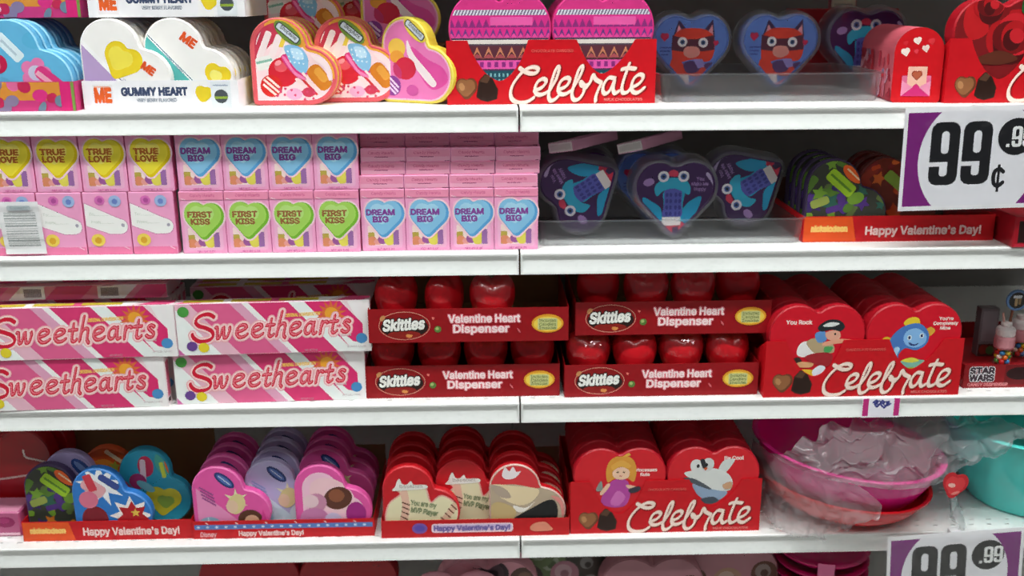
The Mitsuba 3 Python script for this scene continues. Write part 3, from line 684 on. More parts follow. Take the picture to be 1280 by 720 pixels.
for (x, y, z, where, sp, lab) in ((-.2030, .0220, ZC + .0002, 'lower left', spots([(20, 0, 0, 1), (-15, 0, 0, 1), (8, 0, 0, 1), (-10, 0, 0, 1)]), 'red candy dispenser tray at the bottom beside the striped boxes, its back half in shade'),
                             (.0590, .0150, ZC + .0002, 'lower right', spots([(8, 1, 0, 1), (-12, 0, 0, 1), (0, 1, 0, 1), (14, 1, 0, 1)]), 'red candy dispenser tray at the bottom right of the shelf seam'),
                             (-.1935, .0040, zt, 'upper left', spots([(35, 0, 0, 1), (55, 0, 0, 1), (4, 1, -.006, 1), (0, 0, 0, 0)], False), 'upper red candy dispenser tray with one empty place showing its cardboard back'),
                             (.0730, .0230, zt, 'upper right', spots([(20, 0, .01, 1), (-8, 1, 0, 1), (6, 1, 0, 1), (-20, 0, .012, 1)], False), 'upper red candy dispenser tray pushed back right of the shelf seam')):
    thing('dispenser_tray', SKP, at(x, y, z), lab, 'display tray')
    tray_hearts(x, y, z, where, sp)

# ------------------------------------------------------------------ tilted heart boxes in trays
def strip_tray(w, d, h, art, col, inner, back_h, gloss='card'):
    return tray(w, d, rect(0, 0, w, h), art, col, inner, h, back_h, gloss=gloss)
E_ = .1065
TILT = heart_tilt(E_)
S_ = E_ / 1.5
def scaled_tilt(e): return heart_tilt(e)
def swirl(x, y, r, c1, c2):
    return [(circ(x, y, r), c1), (circ(x, y, r * .62), c2), (circ(x, y, r * .3), c1)]
def art_gummy_left():
    a = Art()
    a.put(Polygon([(-.002, .085), (.075, -.005), (-.002, -.005)]), '#b89cc8').put(Polygon([(.000, .0875), (.080, -.005), (.074, -.005), (-.002, .082)]), '#f6f3f2')
    a.put(Polygon([(.042, .0390), (.0800, -.006), (.0785, -.006), (.0410, .0385)]), '#6f6a86').put(txt('GUMMY HEART', .0030, .047, .0340, w=.036, rot=-49), '#8f8aa8')
    a.put(moved(heart_up(.046, .046), .036, .034, rot=-30), '#ecd02e').put(moved(heart_up(.030, .030), .038, .044, rot=-30), '#f2df52').put(moved(heart_up(.012, .012), .020, .020, rot=20), '#4a5f8e')
    a.put(txt('ME', .0085, .0770, .0440, 'c', bold=.0006, rot=-38), '#e0582c')
    return a
def art_gummy_right():
    a = Art()
    a.put(Polygon([(-.002, .095), (-.002, .064), (.030, .022), (.060, -.005), (.090, -.005)]), '#58b3ae').put(Polygon([(-.002, .0985), (.092, -.005), (.086, -.005), (-.002, .0930)]), '#f6f4f2')
    a.put(Polygon([(-.001, .0955), (.0900, -.005), (.0885, -.005), (-.001, .0940)]), '#4b6f86').put(txt('GUMMY HEART', .0030, .022, .0660, w=.036, rot=-49), '#7c93a4')
    a.put(moved(heart_up(.032, .032), .080, .020, rot=-20), '#ecd02e').put(moved(heart_up(.018, .018), .081, .028, rot=-20), '#f5e878')
    a.put(txt('ME', .0100, .0520, .0760, 'c', bold=.0006, rot=-38), '#e0582c')
    return a
def art_blue():
    a = Art()
    lab = moved(rect(-.019, -.007, .019, .007, .003), .036, .074, rot=-48); a.put(lab, '#d9eaf2').put(moved(rect(-.012, -.002, .012, .001), .036, .074, rot=-48), '#b5cbd8')
    for x, y, c in ((.020, .030, '#5fa9cf'), (.066, .082, '#5bb0d8'), (.050, .020, '#4f9cc6')): a.put(circ(x, y, .014, .010), c)
    a.put(circ(.020, .055, .0115), '#c01f4a').put(circ(.018, .053, .006), '#dd5c7e')
    for k in range(5): a.put(circ(.064 + .0105 * math.cos(k * 1.257), .044 + .0105 * math.sin(k * 1.257), .008), '#e07ab0')
    a.put(circ(.064, .044, .009), '#c9c2dc')
    a.put(moved(rect(-.020, -.008, .020, .008, .007), .080, .036, rot=-40), '#d83a80').put(moved(rect(-.017, -.003, .017, .003), .078, .034, rot=-40), '#eaa4bc').put(rect(0, 0, .12, .006), '#2f3b52')
    return a
def art_sweets(kind):
    """Plain sweets and cakes: striped candies, a cupcake and an ice lolly."""
    a = Art(); e = E_
    if kind == 'pink':
        a.put(TILT.buffer(-.0035), '#f3b6cf').put(TILT.buffer(-.0055), '#e679b4')
        a.put(blob([(.045, .07), (.070, .055), (.092, .045), (.098, .028), (.075, .018), (.055, .04)]), '#dd4f9c').put(blob([(.04, .078), (.05, .060), (.075, .035), (.082, .025), (.074, .022), (.055, .04), (.04, .06)]), '#f0dde0')
        a.put(circ(.024, .068, .013, .012), '#eec052').put(circ(.024, .057, .011, .008), '#e79c3e').put(circ(.036, .043, .016, .014), '#cf2a44').put(blob([(.02, .05), (.03, .04), (.028, .03), (.018, .038)]), '#c7386c')
        a += stripes_candy(.016, .021, .0125, '#8a3f93', '#e6c8e6'); a.put(circ(.046, .016, .009, .007), '#d0569f').put(circ(.07, .088, .005), '#e36aa8')
        a += logo(.052, .090, '#e6cf4a')
    else:
        a.put(TILT.buffer(-.0035), '#e8a23e', Polygon([(.02, .12), (.02, .085), (.12, .02), (.12, .12)])).put(TILT.buffer(-.0062), '#f4d3d6').put(blob([(.02, .08), (.03, .106), (.07, .10), (.072, .075), (.05, .07)]), '#dd9a3a').put(blob([(.03, .075), (.045, .10), (.062, .09), (.05, .072)]), '#e8c84a', TILT.buffer(-.0062)).put(TILT.buffer(-.0062).intersection(Polygon([(-.01, .115), (-.01, .04), (.07, .115)])), '#c93a52')
        for k in range(4): a.put(moved(rect(-.004, -.022, .004, .022, .003), .004 + .0125 * k, .074 - .004 * k, rot=-24), '#f2dcdc', TILT.buffer(-.008))
        a.put(circ(.050, .092, .020, .013, -35), '#e0a63a')
        a.put(moved(rect(-.010, -.008, .010, .008, .003), .017, .052, rot=12), '#e9e6e0').put(moved(rect(-.010, -.0015, .010, .0015), .017, .054, rot=12), '#8fb9a8').put(circ(.040, .041, .019, .018, 20), '#d22634').put(circ(.037, .047, .008, .006), '#df5560')
        a.put(blob([(.038, .060), (.052, .038), (.066, .031), (.069, .045), (.060, .062)]), '#d9367c').put(blob([(.043, .072), (.060, .072), (.071, .058), (.068, .040), (.058, .042), (.048, .055)]), '#86b8da').put(blob([(.050, .069), (.062, .068), (.066, .058), (.056, .056)]), '#b9d8ec')
        a.put(moved(rect(-.010, -.017, .010, .017, .008), .084, .034, rot=38), '#cf7a26').put(moved(rect(-.005, -.010, .005, .010, .004), .086, .037, rot=38), '#e09a3e')
        for k in range(3): a.put(moved(rect(-.016, -.0015, .016, .0015), .074 - .0045 * k, .028 - .0035 * k, rot=-48), '#f3d3cf' if k % 2 == 0 else '#cf3a3a')
        a += stripes_candy(.024, .024, .0135, '#d22a26', '#f4cdc4'); a.put(circ(.052, .014, .010, .007), '#e8a9c9').put(circ(.070, .016, .008, .006), '#c83a54')
        a.put(blob([(.076, .062), (.094, .054), (.099, .036), (.096, .030), (.090, .046), (.078, .056)]), '#f5dcdc')
        q = random.Random(12); a.put(MultiPolygon([circ(.047 + .0055 * (k % 4) + .001 * (k // 4), .066 - .0062 * (k // 4) - .001 * (k % 4), .0011, q=2) for k in range(12)]), '#e6f0f6').put(unary_union([circ(q.uniform(.03, .098), q.uniform(.006, .022), .0016, q=2) for _ in range(14)]), '#d2466a').put(circ(.034, .052, .0045, .003, 30), '#f0949a').put(blob([(.040, .058), (.054, .037), (.066, .031), (.066, .034), (.054, .042), (.044, .058)]), '#ee7fae')
        a += logo(.048, .088, '#6f8a3a')
    return a
def stripes_candy(x, y, r, c, s):
    a = Art().put(circ(x, y, r), c)
    for k in (-1, 0, 1): a.put(moved(rect(-r, -r * .11, r, r * .11), x, y + k * r * .5, rot=-42), s, circ(x, y, r * .92))
    return a
def logo(x, y, glow):
    a = Art().put(circ(x, y, .020, .009, -42), glow)
    a.put(moved(rect(-.017, -.0048, .017, .0048, .003), x, y, rot=-40), '#39363e').put(moved(rect(-.0155, -.0036, .0155, .0036, .002), x, y, rot=-40), '#c9d0d6')
    return a.put(txt('Shopkins', .0045, x - .0095, y + .0066, w=.024, rot=-40), '#4a4852')
def patches(seed, base, cols, n=34, r=.011):
    """Bright all-over confetti print."""
    q = random.Random(seed); a = Art().put(rect(-.01, -.01, .12, .12), base)
    for k in range(n):
        x, y = q.uniform(0, E_), q.uniform(0, E_); s = r * q.uniform(.5, 1.2)
        g = [circ(x, y, s, s * .7, q.uniform(0, 180), 3), star(x, y, s * 1.2, 5, .5, q.uniform(0, 90)), moved(rect(-s, -s * .45, s, s * .45, s * .3), x, y, rot=q.uniform(-60, 60))][k % 3]
        a.put(g, q.choice(cols))
    return a
def art_confetti():
    a = patches(4, '#3a3c34', ['#55772e', '#6f9432', '#3d2a60', '#51327a', '#2f5a4e', '#c9702a', '#8f9a4a', '#2a2a2c', '#d98a36', '#5a6a3a'], 46)
    a.put(moved(rect(-.021, -.0085, .021, .0085, .004), .044, .076, rot=-40), '#9cc22e').put(moved(rect(-.018, -.0015, .018, .0015), .044, .076, rot=-40), '#5d8a28').put(circ(.058, .087, .016, .0075, -42), '#e8622a').put(moved(rect(-.011, -.001, .011, .001), .059, .087, rot=-42), '#f6cfa8')
    return a
def art_burst(kind):
    if kind == 'blue':
        a = Art().put(rect(-.01, -.01, .12, .12), '#2f74c0'); a.put(star(.040, .082, .034, 9, .45), '#e6e6ea').put(moved(rect(-.017, -.010, .017, .010, .006), .030, .078, rot=-38), '#d9a0a6').put(moved(rect(-.006, -.013, .006, .013, .002), .026, .085, rot=18), '#c93a4a')
        a.put(moved(rect(-.016, -.005, .016, .005, .004), .052, .086, rot=-38), '#3a4a8a').put(circ(.028, .030, .018, .020), '#7d1a28').put(circ(.022, .060, .013), '#d6708a')
        a.put(star(.078, .035, .030, 8, .55), '#efe4e4').put(star(.080, .034, .023, 7, .6), '#b01a24').put(star(.084, .039, .007, 5), '#dcb24a').put(Polygon([(0, 0), (.045, 0), (.02, .03)]), '#2a2238')
        return a
    if kind == 'teal':
        a = Art().put(rect(-.01, -.01, .12, .12), '#2f9fbe'); a.put(circ(.035, .080, .011, .016, 15), '#c92a52').put(moved(rect(-.004, -.020, .004, .020, .003), .033, .070, rot=12), '#e7c8d4').put(circ(.028, .055, .012), '#b23a72')
        a.put(circ(.059, .090, .012, .018, 30), '#4db0a0').put(moved(rect(-.003, -.012, .003, .012, .002), .059, .080, rot=22), '#cfe04a').put(circ(.066, .091, .006, .016, 20), '#e8702e')
        a.put(blob([(0, .05), (.02, .045), (.035, .02), (.03, -.01), (-.01, -.01)]), '#c25a7c').put(moved(heart_up(.050, .046), .070, .008, rot=6), '#d3c83a').put(moved(heart_up(.024, .022), .072, .020, rot=6), '#8fae4a').put(circ(.040, .050, .014, .006, -20), '#7fc4d4')
        return a
    if kind == 'lavender':
        a = Art().put(rect(-.01, -.01, .12, .12), '#a493bf'); a.put(circ(.052, .085, .017, .009, -38), '#2a4586').put(circ(.052, .085, .013, .004, -38), '#6f86bd'); return a
    a = Art().put(rect(-.01, -.01, .12, .12), '#d2521f'); a.put(moved(rect(-.022, -.003, .022, .003, .002), .050, .090, rot=-30), '#ecc9a4').put(blob([(0, .07), (.03, .088), (.05, .075), (.02, .06)]), '#e0832c').put(star(.046, .079, .009, 5), '#a7a23a'); return a
def art_winter(kind):
    a = Art(); pink = kind != 'ice'
    base, deep, pale = ('#e0559f', '#cf3a88', '#eaaed0') if pink else ('#b9b0d8', '#8f86be', '#cfe2ee')
    a.put(rect(-.01, -.01, .12, .12), base)
    if kind == 'pale':
        a.put(TILT.buffer(-.011), '#f0bcd2').put(circ(.052, .060, .034, .024, -35), '#f2c4cc').put(circ(.060, .056, .020, .017, 20), '#5d3326').put(circ(.058, .060, .011, .010), '#8c5138').put(circ(.030, .050, .014), '#c987a4').put(circ(.022, .052, .011, .010), '#e9c3cc')
        a.put(blob([(.008, .008), (.010, .036), (.036, .040), (.050, .020), (.045, .002)]), '#c77aa8').put(circ(.052, .020, .013, .014), '#c9b8d8').put(circ(.084, .032, .014, .018), '#a1287e').put(circ(.074, .008, .010, .007), '#e3d4e2')
    else:
        a.put(TILT.buffer(-.006), mixc(base, pale, .5 if pink else .9), Polygon([(-.01, .09), (.12, -.03), (-.01, -.03)]))
        a.put(moved(circ(0, 0, .0165, .0072), .046, .086, rot=-42), '#27376e').put(moved(circ(0, 0, .0130, .0042), .046, .086, rot=-42), '#4d66a6').put(moved(rect(-.010, -.0006, .010, .0006), .046, .086, rot=-42), '#c6cfe4')
        for k in range(4): a.put(moved(rect(-.011, -.0012, .011, .0012), .020 + .001 * k, .070 - .0052 * k, rot=-34), '#9a4a86' if pink else '#8aa2cc')
        a += [(star(.060, .056, .018, 6, .35), lin('#e9dcb8' if pink else '#e6dcc0')), (circ(.060, .050, .012, .016, -20), lin('#d9c48e')), (circ(.054, .046, .008, .010), lin('#e2bda2'))]
        a += [(circ(.078, .026, .017, .015), lin('#57301f' if pink else '#cfdde6')), (circ(.080, .024, .010, .009), lin('#d3a184' if pink else '#a9c2d4'))]
        a.put(circ(.022, .018, .016, .013), '#8fa9c4' if pink else '#9fc6dd').put(star(.020, .020, .011, 6, .3), '#dfe8f0')
        a.put(blob([(.096, .040), (.100, .020), (.094, .004), (.084, .002), (.092, .020)]), deep)
    return a
def art_baseball():
    a = Art(); ball = blob([(.006, .012), (.004, .030), (.010, .050), (.026, .064), (.020, .073), (.040, .075), (.058, .074), (.066, .050), (.082, .060), (.104, .044), (.110, .020), (.104, -.006), (.010, -.008)])
    a.put(ball.buffer(.002), '#e7a39a').put(ball, '#e6dab4', TILT.buffer(-.003))
    st = curve([(.030, .066), (.032, .046), (.028, .024), (.020, -.002)], 6); a.put(LineString(st).buffer(.0052), '#e3b6a0')
    a.put(MultiPolygon([Polygon(moved(rect(-.0058, -.0009, .0058, .0009), *st[i], rot=-18 - 1.2 * i)) for i in range(5, len(st), 2)]), '#5a2a1c')
    st2 = curve([(.104, .052), (.092, .034), (.076, .014), (.064, -.004)], 6); a.put(LineString(st2).buffer(.0045), '#dfb79c')
    a.put(MultiPolygon([Polygon(moved(rect(-.0056, -.0009, .0056, .0009), *st2[i], rot=-50 + 2 * i * .5)) for i in range(1, len(st2), 2)]), '#6a3320')
    a.put(txt('You are my', .0075, .038, .0480, w=.036, rot=-9, bold=.0002), '#77805c').put(txt('MVP Player', .0078, .038, .0370, w=.038, rot=-11, bold=.0003), '#77805c')
    a.put(blob([(.018, .076), (.014, .070), (.028, .0700), (.060, .0722), (.060, .078), (.044, .0785), (.040, .084), (.034, .079), (.028, .080), (.024, .088), (.020, .082)]), '#e9e3dc')
    a.put(txt('baseball', .0050, .024, .0740, w=.032), '#b3a9a2')
    return a
def art_cap():
    """Red, cream and black blocks with a crown-like white mark on the red."""
    a = Art().put(rect(-.01, -.01, .12, .12), '#b9a48c')
    a.put(blob([(.000, .078), (.006, .104), (.036, .110), (.066, .090), (.070, .070), (.036, .076)]), '#d63a40').put(blob([(.018, .090), (.022, .102), (.028, .096), (.033, .103), (.038, .095), (.044, .096), (.036, .086), (.024, .084)]), '#efe2e4')
    a.put(blob([(.004, .076), (.034, .074), (.068, .068), (.062, .052), (.046, .044), (.030, .048), (.012, .060)]), '#e6cfa8').put(blob([(.002, .076), (.022, .070), (.030, .056), (.014, .058)]), '#b5a08e')
    a.put(blob([(.034, .044), (.050, .040), (.064, .050), (.048, .034), (.036, .036)]), '#eee6dc').put(blob([(.030, .020), (.060, .040), (.084, .052), (.094, .044), (.094, .022), (.080, .012), (.052, .010)]), '#1d1d1e')
    a.put(blob([(.086, .058), (.104, .050), (.108, .028), (.102, .024), (.098, .044)]), '#dd8a84').put(blob([(.080, .014), (.098, .016), (.100, .004), (.086, .006)]), '#e4dcdc').put(blob([(.000, .010), (.030, .020), (.036, .038), (.010, .05), (-.004, .03)]), '#c5aa78')
    return a
def hearts(parts, e0, n, step, name_fn, group, dx=0.0):
    x, y, z = e0
    for k in range(n): thing('heart_box', parts, at(x + dx * k, y + k * step, z), name_fn(k), 'heart box', group=group)

# --- top shelf: gummy trays at the left
def gummy_art():
    a = Art().put(rect(.012, .0035, .036, .0300), '#e7e0e2').put(txt('ME', .0155, .0240, .0095, 'c', w=.021, bold=.0012), '#e2602c').put(rect(.014, .0265, .033, .0280), '#e9a58c')
    a.put(txt('GUMMY HEART', .0088, .0460, .0170, w=.080, bold=.0006), '#3b4664').put(txt('VERY BERRY FLAVORED', .0040, .0640, .0090, w=.048, bold=.0001), '#7d8494')
    a.put(rect(.0165 + .115, .0005, .150, .0335, .001), '#f0ecea').put(moved(heart_up(.020, .024), .1420, .0045, rot=-12), '#e3c92e').put(moved(heart_up(.011, .013), .1430, .0100, rot=-12), '#efe080').put(rect(.1540, .0010, .1780, .0330), '#dfe2e6').put(circ(.1660, .0150, .0082), '#4c5156').put(rect(.1580, .0120, .1740, .0150), '#8aa23c').put(rect(.1570, .0275, .1750, .0290), '#9aa4b8')
    return a
GT = strip_tray(.187, .170, .0345, gummy_art(), '#eeebee', '#eeebee', .0345)
thing('gummy_tray', GT, at(-.5272, .026, ZA), 'white gummy candy tray standing on the top shelf beside the blue hearts', 'display tray')
GL = heart_box(TILT, .0128, '#f3efec', '#f3efec', art_gummy_left(), rim='#e9e4e2'); GR = heart_box(TILT, .0128, '#f3efec', '#f3efec', art_gummy_right(), rim='#e9e4e2')
hearts(GL, (-.5262, .0290, ZA + .0010), 6, .0272, lambda k: f'white gummy heart box with lavender stripe, {ORD[k]} in the left file of the white tray', 'white gummy hearts, left file')
hearts(GR, (-.4545, .0426, ZA + .0010), 5, .0272, lambda k: f'white gummy heart box with teal stripe, {ORD[k]} in the right file of the white tray', 'white gummy hearts, right file')
thing('gummy_tray', GT, at(-.5160, .0440, ZA + E_ + .0016), 'upper white gummy candy tray lying on the white hearts, cut by the top edge', 'display tray')
q = random.Random(3); ta = Art().put(rect(0, .013, .215, .035), '#d98c3a')
for k in range(26): ta.put(circ(q.uniform(0, .2), q.uniform(.002, .034), q.uniform(.005, .011), q.uniform(.004, .009), q.uniform(0, 90), 3), q.choice(['#d8327e', '#b5245e', '#e06a9a', '#8a7898', '#d9a03c', '#6c7f92', '#c22a52', '#e8b04a']))
ta.put(rect(.085, .004, .130, .017, .005), '#c02a54').put(rect(.090, .007, .120, .013, .002), '#e5bcd0').put(txt('HEARTS', .0050, .1050, .0078, 'c', w=.026), '#a3305c').put(rect(.198, .0, .211, .035), '#d92a76').put(rect(.211, .0, .215, .035), '#7d9a4a')
ta = ta.clipped(rect(.0005, .0005, .2145, .0345))
BT = strip_tray(.215, .150, .0350, ta, '#c83a78', '#c83a78', .035)
thing('pink_tray', BT, at(-.7470, .0140, ZA), 'pink and orange patterned tray at the left edge of the top shelf', 'display tray')
BLH = heart_box(TILT, .0140, '#64b3dc', '#64b3dc', art_blue(), rim='#8cc6e2')
hearts(BLH, (-.6400, .0170, ZA + .0010), 6, .0200, lambda k: f'light blue heart box, {ORD[k]} from the front at the left edge of the top shelf', 'light blue hearts')
thing('pink_tray', BT, at(-.7440, .0560, ZA + E_ + .0016), 'upper pink patterned tray lying on the light blue hearts, cut by the top edge', 'display tray')
# --- top shelf: hearts printed with sweets
SR = heart_box(TILT, .0210, '#d5b23e', '#dd5a62', art_sweets('red'), rim='#e06a6a'); SP = heart_box(TILT, .0210, '#e3cf45', '#e6cf52', art_sweets('pink'), rim='#e9d862')
hearts(SR, (-.3305, .0600, ZA + .0002), 4, .0240, lambda k: f'red and pink sweets-printed heart box, {ORD[k]} of the left file beside the white tray', 'sweets hearts, left file', .0015)
hearts(SR, (-.2560, .0900, ZA + .0002), 3, .0240, lambda k: f'red and pink sweets-printed heart box, {ORD[k]} of the middle file, set back', 'sweets hearts, middle file', .0015)
thing('heart_box', SP, at(-.1720, .0960, ZA + .0002, -30), 'pink sweets heart box with yellow rim turned left beside the knit-patterned hearts', 'heart box')
car = M().box(0, .24, 0, .13, 0, .066, '#7a5a3c', .001, {'top': '#8a6848'}); car.art(Art().put(rect(.0, .030, .24, .036), '#a98c66'))
thing('carton', car.ply('kraft'), at(-.3360, .1720, ZA), 'brown cardboard carton behind the sweets-printed hearts', 'carton')
for k, (x, y, p, nm) in enumerate(((-.3340, .1760, SR, 'red and pink sweets heart box high on the carton, left of three'), (-.2560, .1990, SR, 'red and pink sweets heart box high on the carton, middle of three'), (-.2050, .1740, SP, 'pink sweets heart box high on the carton, right of three'))):
    thing('heart_box', p, at(x, y, ZA + .0663), nm, 'heart box')
# --- clear-covered hearts with a fox or a frog
def FX(x, y): return ((x - 707) * .000262, (428 - y) * .000262)
def FR(x, y): return ((x - 412) * .000166, (684 - y) * .000166)
def pb(f, *p): return blob([f(*v) for v in p])
def pp(f, *p): return Polygon([f(*v) for v in p])
TIN = heart_up(.1060, .1030, .010).buffer(.016, quad_segs=6).buffer(-.016, quad_segs=6)
def art_fox():
    a = Art(); f = FX; c = TIN.buffer(-.0035)
    a.put(TIN.buffer(-.0030), '#5d7cc4').put(pp(f, (580, 450), (700, 300), (830, 300), (850, 450)), '#c0476a', pp(f, (600, 380), (705, 450), (815, 345), (790, 330), (700, 390)))
    for e in (((612, 145), (640, 62), (690, 118)), ((775, 112), (818, 60), (830, 150))): a.put(pp(f, *e), '#40284e')
    for e in (((622, 150), (640, 85), (668, 135)), ((790, 130), (816, 85), (824, 155))): a.put(pp(f, *e), '#e39aa8')
    a.put(pb(f, (612, 150), (650, 112), (710, 104), (780, 112), (826, 150), (830, 230), (800, 275), (715, 265), (625, 280), (608, 220)), '#d8402f')
    a.put(pp(f, (608, 140), (690, 160), (735, 160), (826, 140), (832, 215), (770, 222), (660, 222), (606, 215)), '#582a3c').put(pb(f, (680, 200), (740, 200), (755, 235), (712, 258), (672, 238)), '#d98f86')
    for e in ((662, 174), (771, 178)): a.put(circ(*f(*e), .0066), '#e9e4e6').put(circ(*f(*e), .0032), '#38507e').put(circ(*f(*e), .0014), '#15151d')
    a.put(pb(f, (602, 350), (605, 270), (640, 255), (690, 320), (690, 352)), '#d8402f').put(pb(f, (700, 300), (800, 300), (815, 330), (760, 350), (705, 345)), '#c9443e').put(pb(f, (672, 285), (720, 270), (760, 300), (740, 330), (690, 330)), '#56386a').put(pp(f, (720, 262), (770, 262), (790, 300), (750, 310)), '#8f82c0')
    a.put(pb(f, (780, 290), (820, 280), (840, 300), (800, 320)), '#56386a').put(pp(f, (604, 342), (700, 342), (702, 386), (606, 384)), '#e3d6d2').put(pb(f, (560, 330), (590, 320), (604, 345), (590, 370)), '#56386a')
    for x, y, s in ((568, 172, .0115), (838, 196, .0075)): a.put(moved(heart_up(s, s, .0008), *f(x, y)), '#b8284e')
    for k, w in enumerate((.016, .014, .012)): a.put(rect(f(545, 0)[0], f(0, 205 + 18 * k)[1], f(545, 0)[0] + w, f(0, 205 + 18 * k)[1] + .0016), '#40509a')
    return a.clipped(c)
def art_frog():
    a = Art(); f = FR; c = TIN.buffer(-.0035)
    a.put(TIN.buffer(-.0030), '#432656').put(pp(f, (230, 545), (600, 545), (600, 720), (230, 720)), '#cf3350').put(pp(f, (400, 590), (440, 580), (470, 680), (400, 690)), '#3a1f4a')
    a.put(LineString([f(*p) for p in curve([(660, 170), (715, 250), (705, 340), (660, 430), (600, 510), (520, 600)], 5)]).buffer(.0022), '#b9a5cc').put(LineString([f(*p) for p in curve([(600, 490), (560, 560), (500, 620)], 5)]).buffer(.0030), '#e39aac')
    for i, s in enumerate(('You', 'Make Me', 'Hoppy')): a.put(txt(s, .0046, *f(605, 220 + 40 * i), 'c', w=(.010, .022, .015)[i]), '#a884bc')
    a.put(circ(*f(205, 230), .0072, .0050, 15), '#a884bc')
    a.put(pb(f, (330, 300), (480, 300), (475, 400), (470, 545), (330, 545), (325, 400)), '#2f9fc4').put(pb(f, (340, 270), (455, 270), (465, 400), (462, 505), (325, 505), (330, 400)), '#5a5cae').put(MultiPolygon([circ(*f(x, y), .0018, .0028) for x in (350, 380, 420, 450) for y in (330, 380, 430, 480)]), '#43418f')
    a.put(pb(f, (160, 350), (230, 380), (305, 440), (310, 545), (250, 545), (180, 440)), '#2b9cc6').put(pb(f, (480, 545), (480, 440), (545, 370), (618, 345), (600, 430), (540, 545)), '#2b9cc6')
    a.put(pb(f, (250, 270), (300, 215), (400, 195), (490, 215), (530, 270), (520, 330), (460, 300), (395, 280), (320, 300), (270, 340)), '#38aaca').put(pb(f, (340, 170), (385, 135), (430, 150), (425, 185), (380, 185)), '#d0405c')
    for e in ((318, 186), (474, 186)): a.put(circ(*f(*e), .0072), '#e9e2ea').put(circ(*f(*e), .0040), '#4a62a0').put(circ(*f(*e), .0018), '#1b1b28')
    a.put(pp(f, (316, 505), (460, 505), (460, 572), (316, 575)), '#e9dedd')
    return a.clipped(c)
def tin_heart(art, base):
    d = heart_box(TIN, .030, base, base, art, lid=.5, bev=.004, gloss='card_gloss')
    r = ring_of(TIN, 72); n = normals2(r); up = np.array([0, 0.0])
    def R(o, y): q = r + n * o; return at3(np.maximum(q, [-9, -.0005]), y)
    m = M(); m.loft([R(.0062, .0305), R(.0062, .0298), R(.0038, .0290), R(.0034, .004), R(.0026, -.0010), R(.0008, -.0032), R(-.0020, -.0042)], '#ffffff')
    c = M(); c.flat(Polygon((r - n * .0020)).buffer(0), '#ffffff', (0, -.0042, 0))
    d['cover_rim'] = m.ply('frosted', True); d['cover_face'] = c.ply('clear')
    return d
FOX, FROG = tin_heart(art_fox(), '#5d7cc4'), tin_heart(art_frog(), '#432656')
thing('covered_heart', FOX, at(.2420, .1880, ZA + .0022), 'blue fox heart in clear cover on the top shelf, beside the knit-patterned hearts', 'heart box')
thing('covered_heart', FOX, at(.3650, .1880, ZA + .0022), 'blue fox heart in clear cover on the top shelf, between the other covered hearts', 'heart box')
thing('covered_heart', FROG, at(.5000, .2300, ZA + .0012, s=1.06), 'purple frog heart in clear cover half hidden behind the red mailbox', 'heart box')
tl = lambda x, z, a: TT().translate([x, 0, z]) @ TT().rotate([0, 1, 0], a)
def rolled(x, y, z, ang, cz=.052):      # turned about its own middle
    return TT().translate([x, y, z + cz]) @ TT().rotate([0, 1, 0], -ang) @ TT().translate([0, 0, -cz])
thing('covered_heart', FROG, rolled(.0830, .0700, ZB + .0100, 122, .056), 'purple frog heart lying sideways at the left end of the second shelf tub', 'heart box')
thing('covered_heart', FROG, at(.2030, .0560, ZB + .0022), 'purple frog heart standing upright in the middle of the second shelf tub', 'heart box')
thing('covered_heart', FROG, rolled(.3080, .0960, ZB + .0100, 122, .056), 'purple frog heart lying sideways at the right end of the second shelf tub', 'heart box')
thing('covered_heart', FOX, at(.1900, .1420, ZB + .0022), 'blue heart in clear cover peeking out behind the upright frog heart', 'heart box')
thing('covered_heart', FROG, at(.0860, .1520, ZB + .0022), 'purple heart in clear cover in the shade behind the left sideways frog heart', 'heart box')
def tub(w, d, h):
    m = M(); t = .0012
    g = [((0, 0), (w, 0)), ((w, 0), (w, d)), ((w, d), (0, d)), ((0, d), (0, 0))]
    def loop(o, z): 
        pts = []
        for cx, cy, a0 in ((w - .012, .012, -90), (w - .012, d - .012, 0), (.012, d - .012, 90), (.012, .012, 180)):
            for k in range(6): a = math.radians(a0 + 18 * k); pts.append((cx + (.012 + o) * math.cos(a), cy + (.012 + o) * math.sin(a), z))
        return np.array(pts)
    m.loft([loop(-.004, .0003), loop(-.002, .0012), loop(.002, h), loop(.0045, h), loop(.0045, h - .002)], '#ffffff')
    f = M(); q = loop(-.004, .0003); f.add(q, [[0, k, k + 1] for k in range(1, len(q) - 1)], '#ffffff')
    return {'wall': m.ply('tub_clear'), 'bottom': f.ply('tub_clear')}
thing('clear_tub', tub(.277, .185, .036), at(.1800, .0480, ZA + .0004), 'clear plastic tub on the top shelf holding two fox hearts', 'tub')
thing('clear_tub', tub(.342, .175, .034), at(.0245, .0310, ZB + .0004), 'clear plastic tub on the second shelf holding the frog hearts', 'tub')
def bar():
    m = M().box(0, .036, 0, .125, 0, .013, '#c58aa4', .0008, {'front': '#d3cfcd', 'top': '#b9809a'})
    m.art(Art().put(rect(.003, .003, .033, .010), '#c2bdbb')); m.art(Art().put(rect(0, 0, .036, .022), '#d6d2cf'), (0, 0, .013), (1, 0, 0), (0, 1, 0))
    return m.ply('card')
BAR = bar()
thing('flat_box', BAR, at(.0400, .0600, ZB + .1150, -34, -10), 'flat pink box with white end lying over the left frog heart', 'candy box')
thing('flat_box', BAR, at(.1290, .0600, ZB + .1130, -34, -14), 'flat pink box with white end leaning on the middle frog heart', 'candy box')
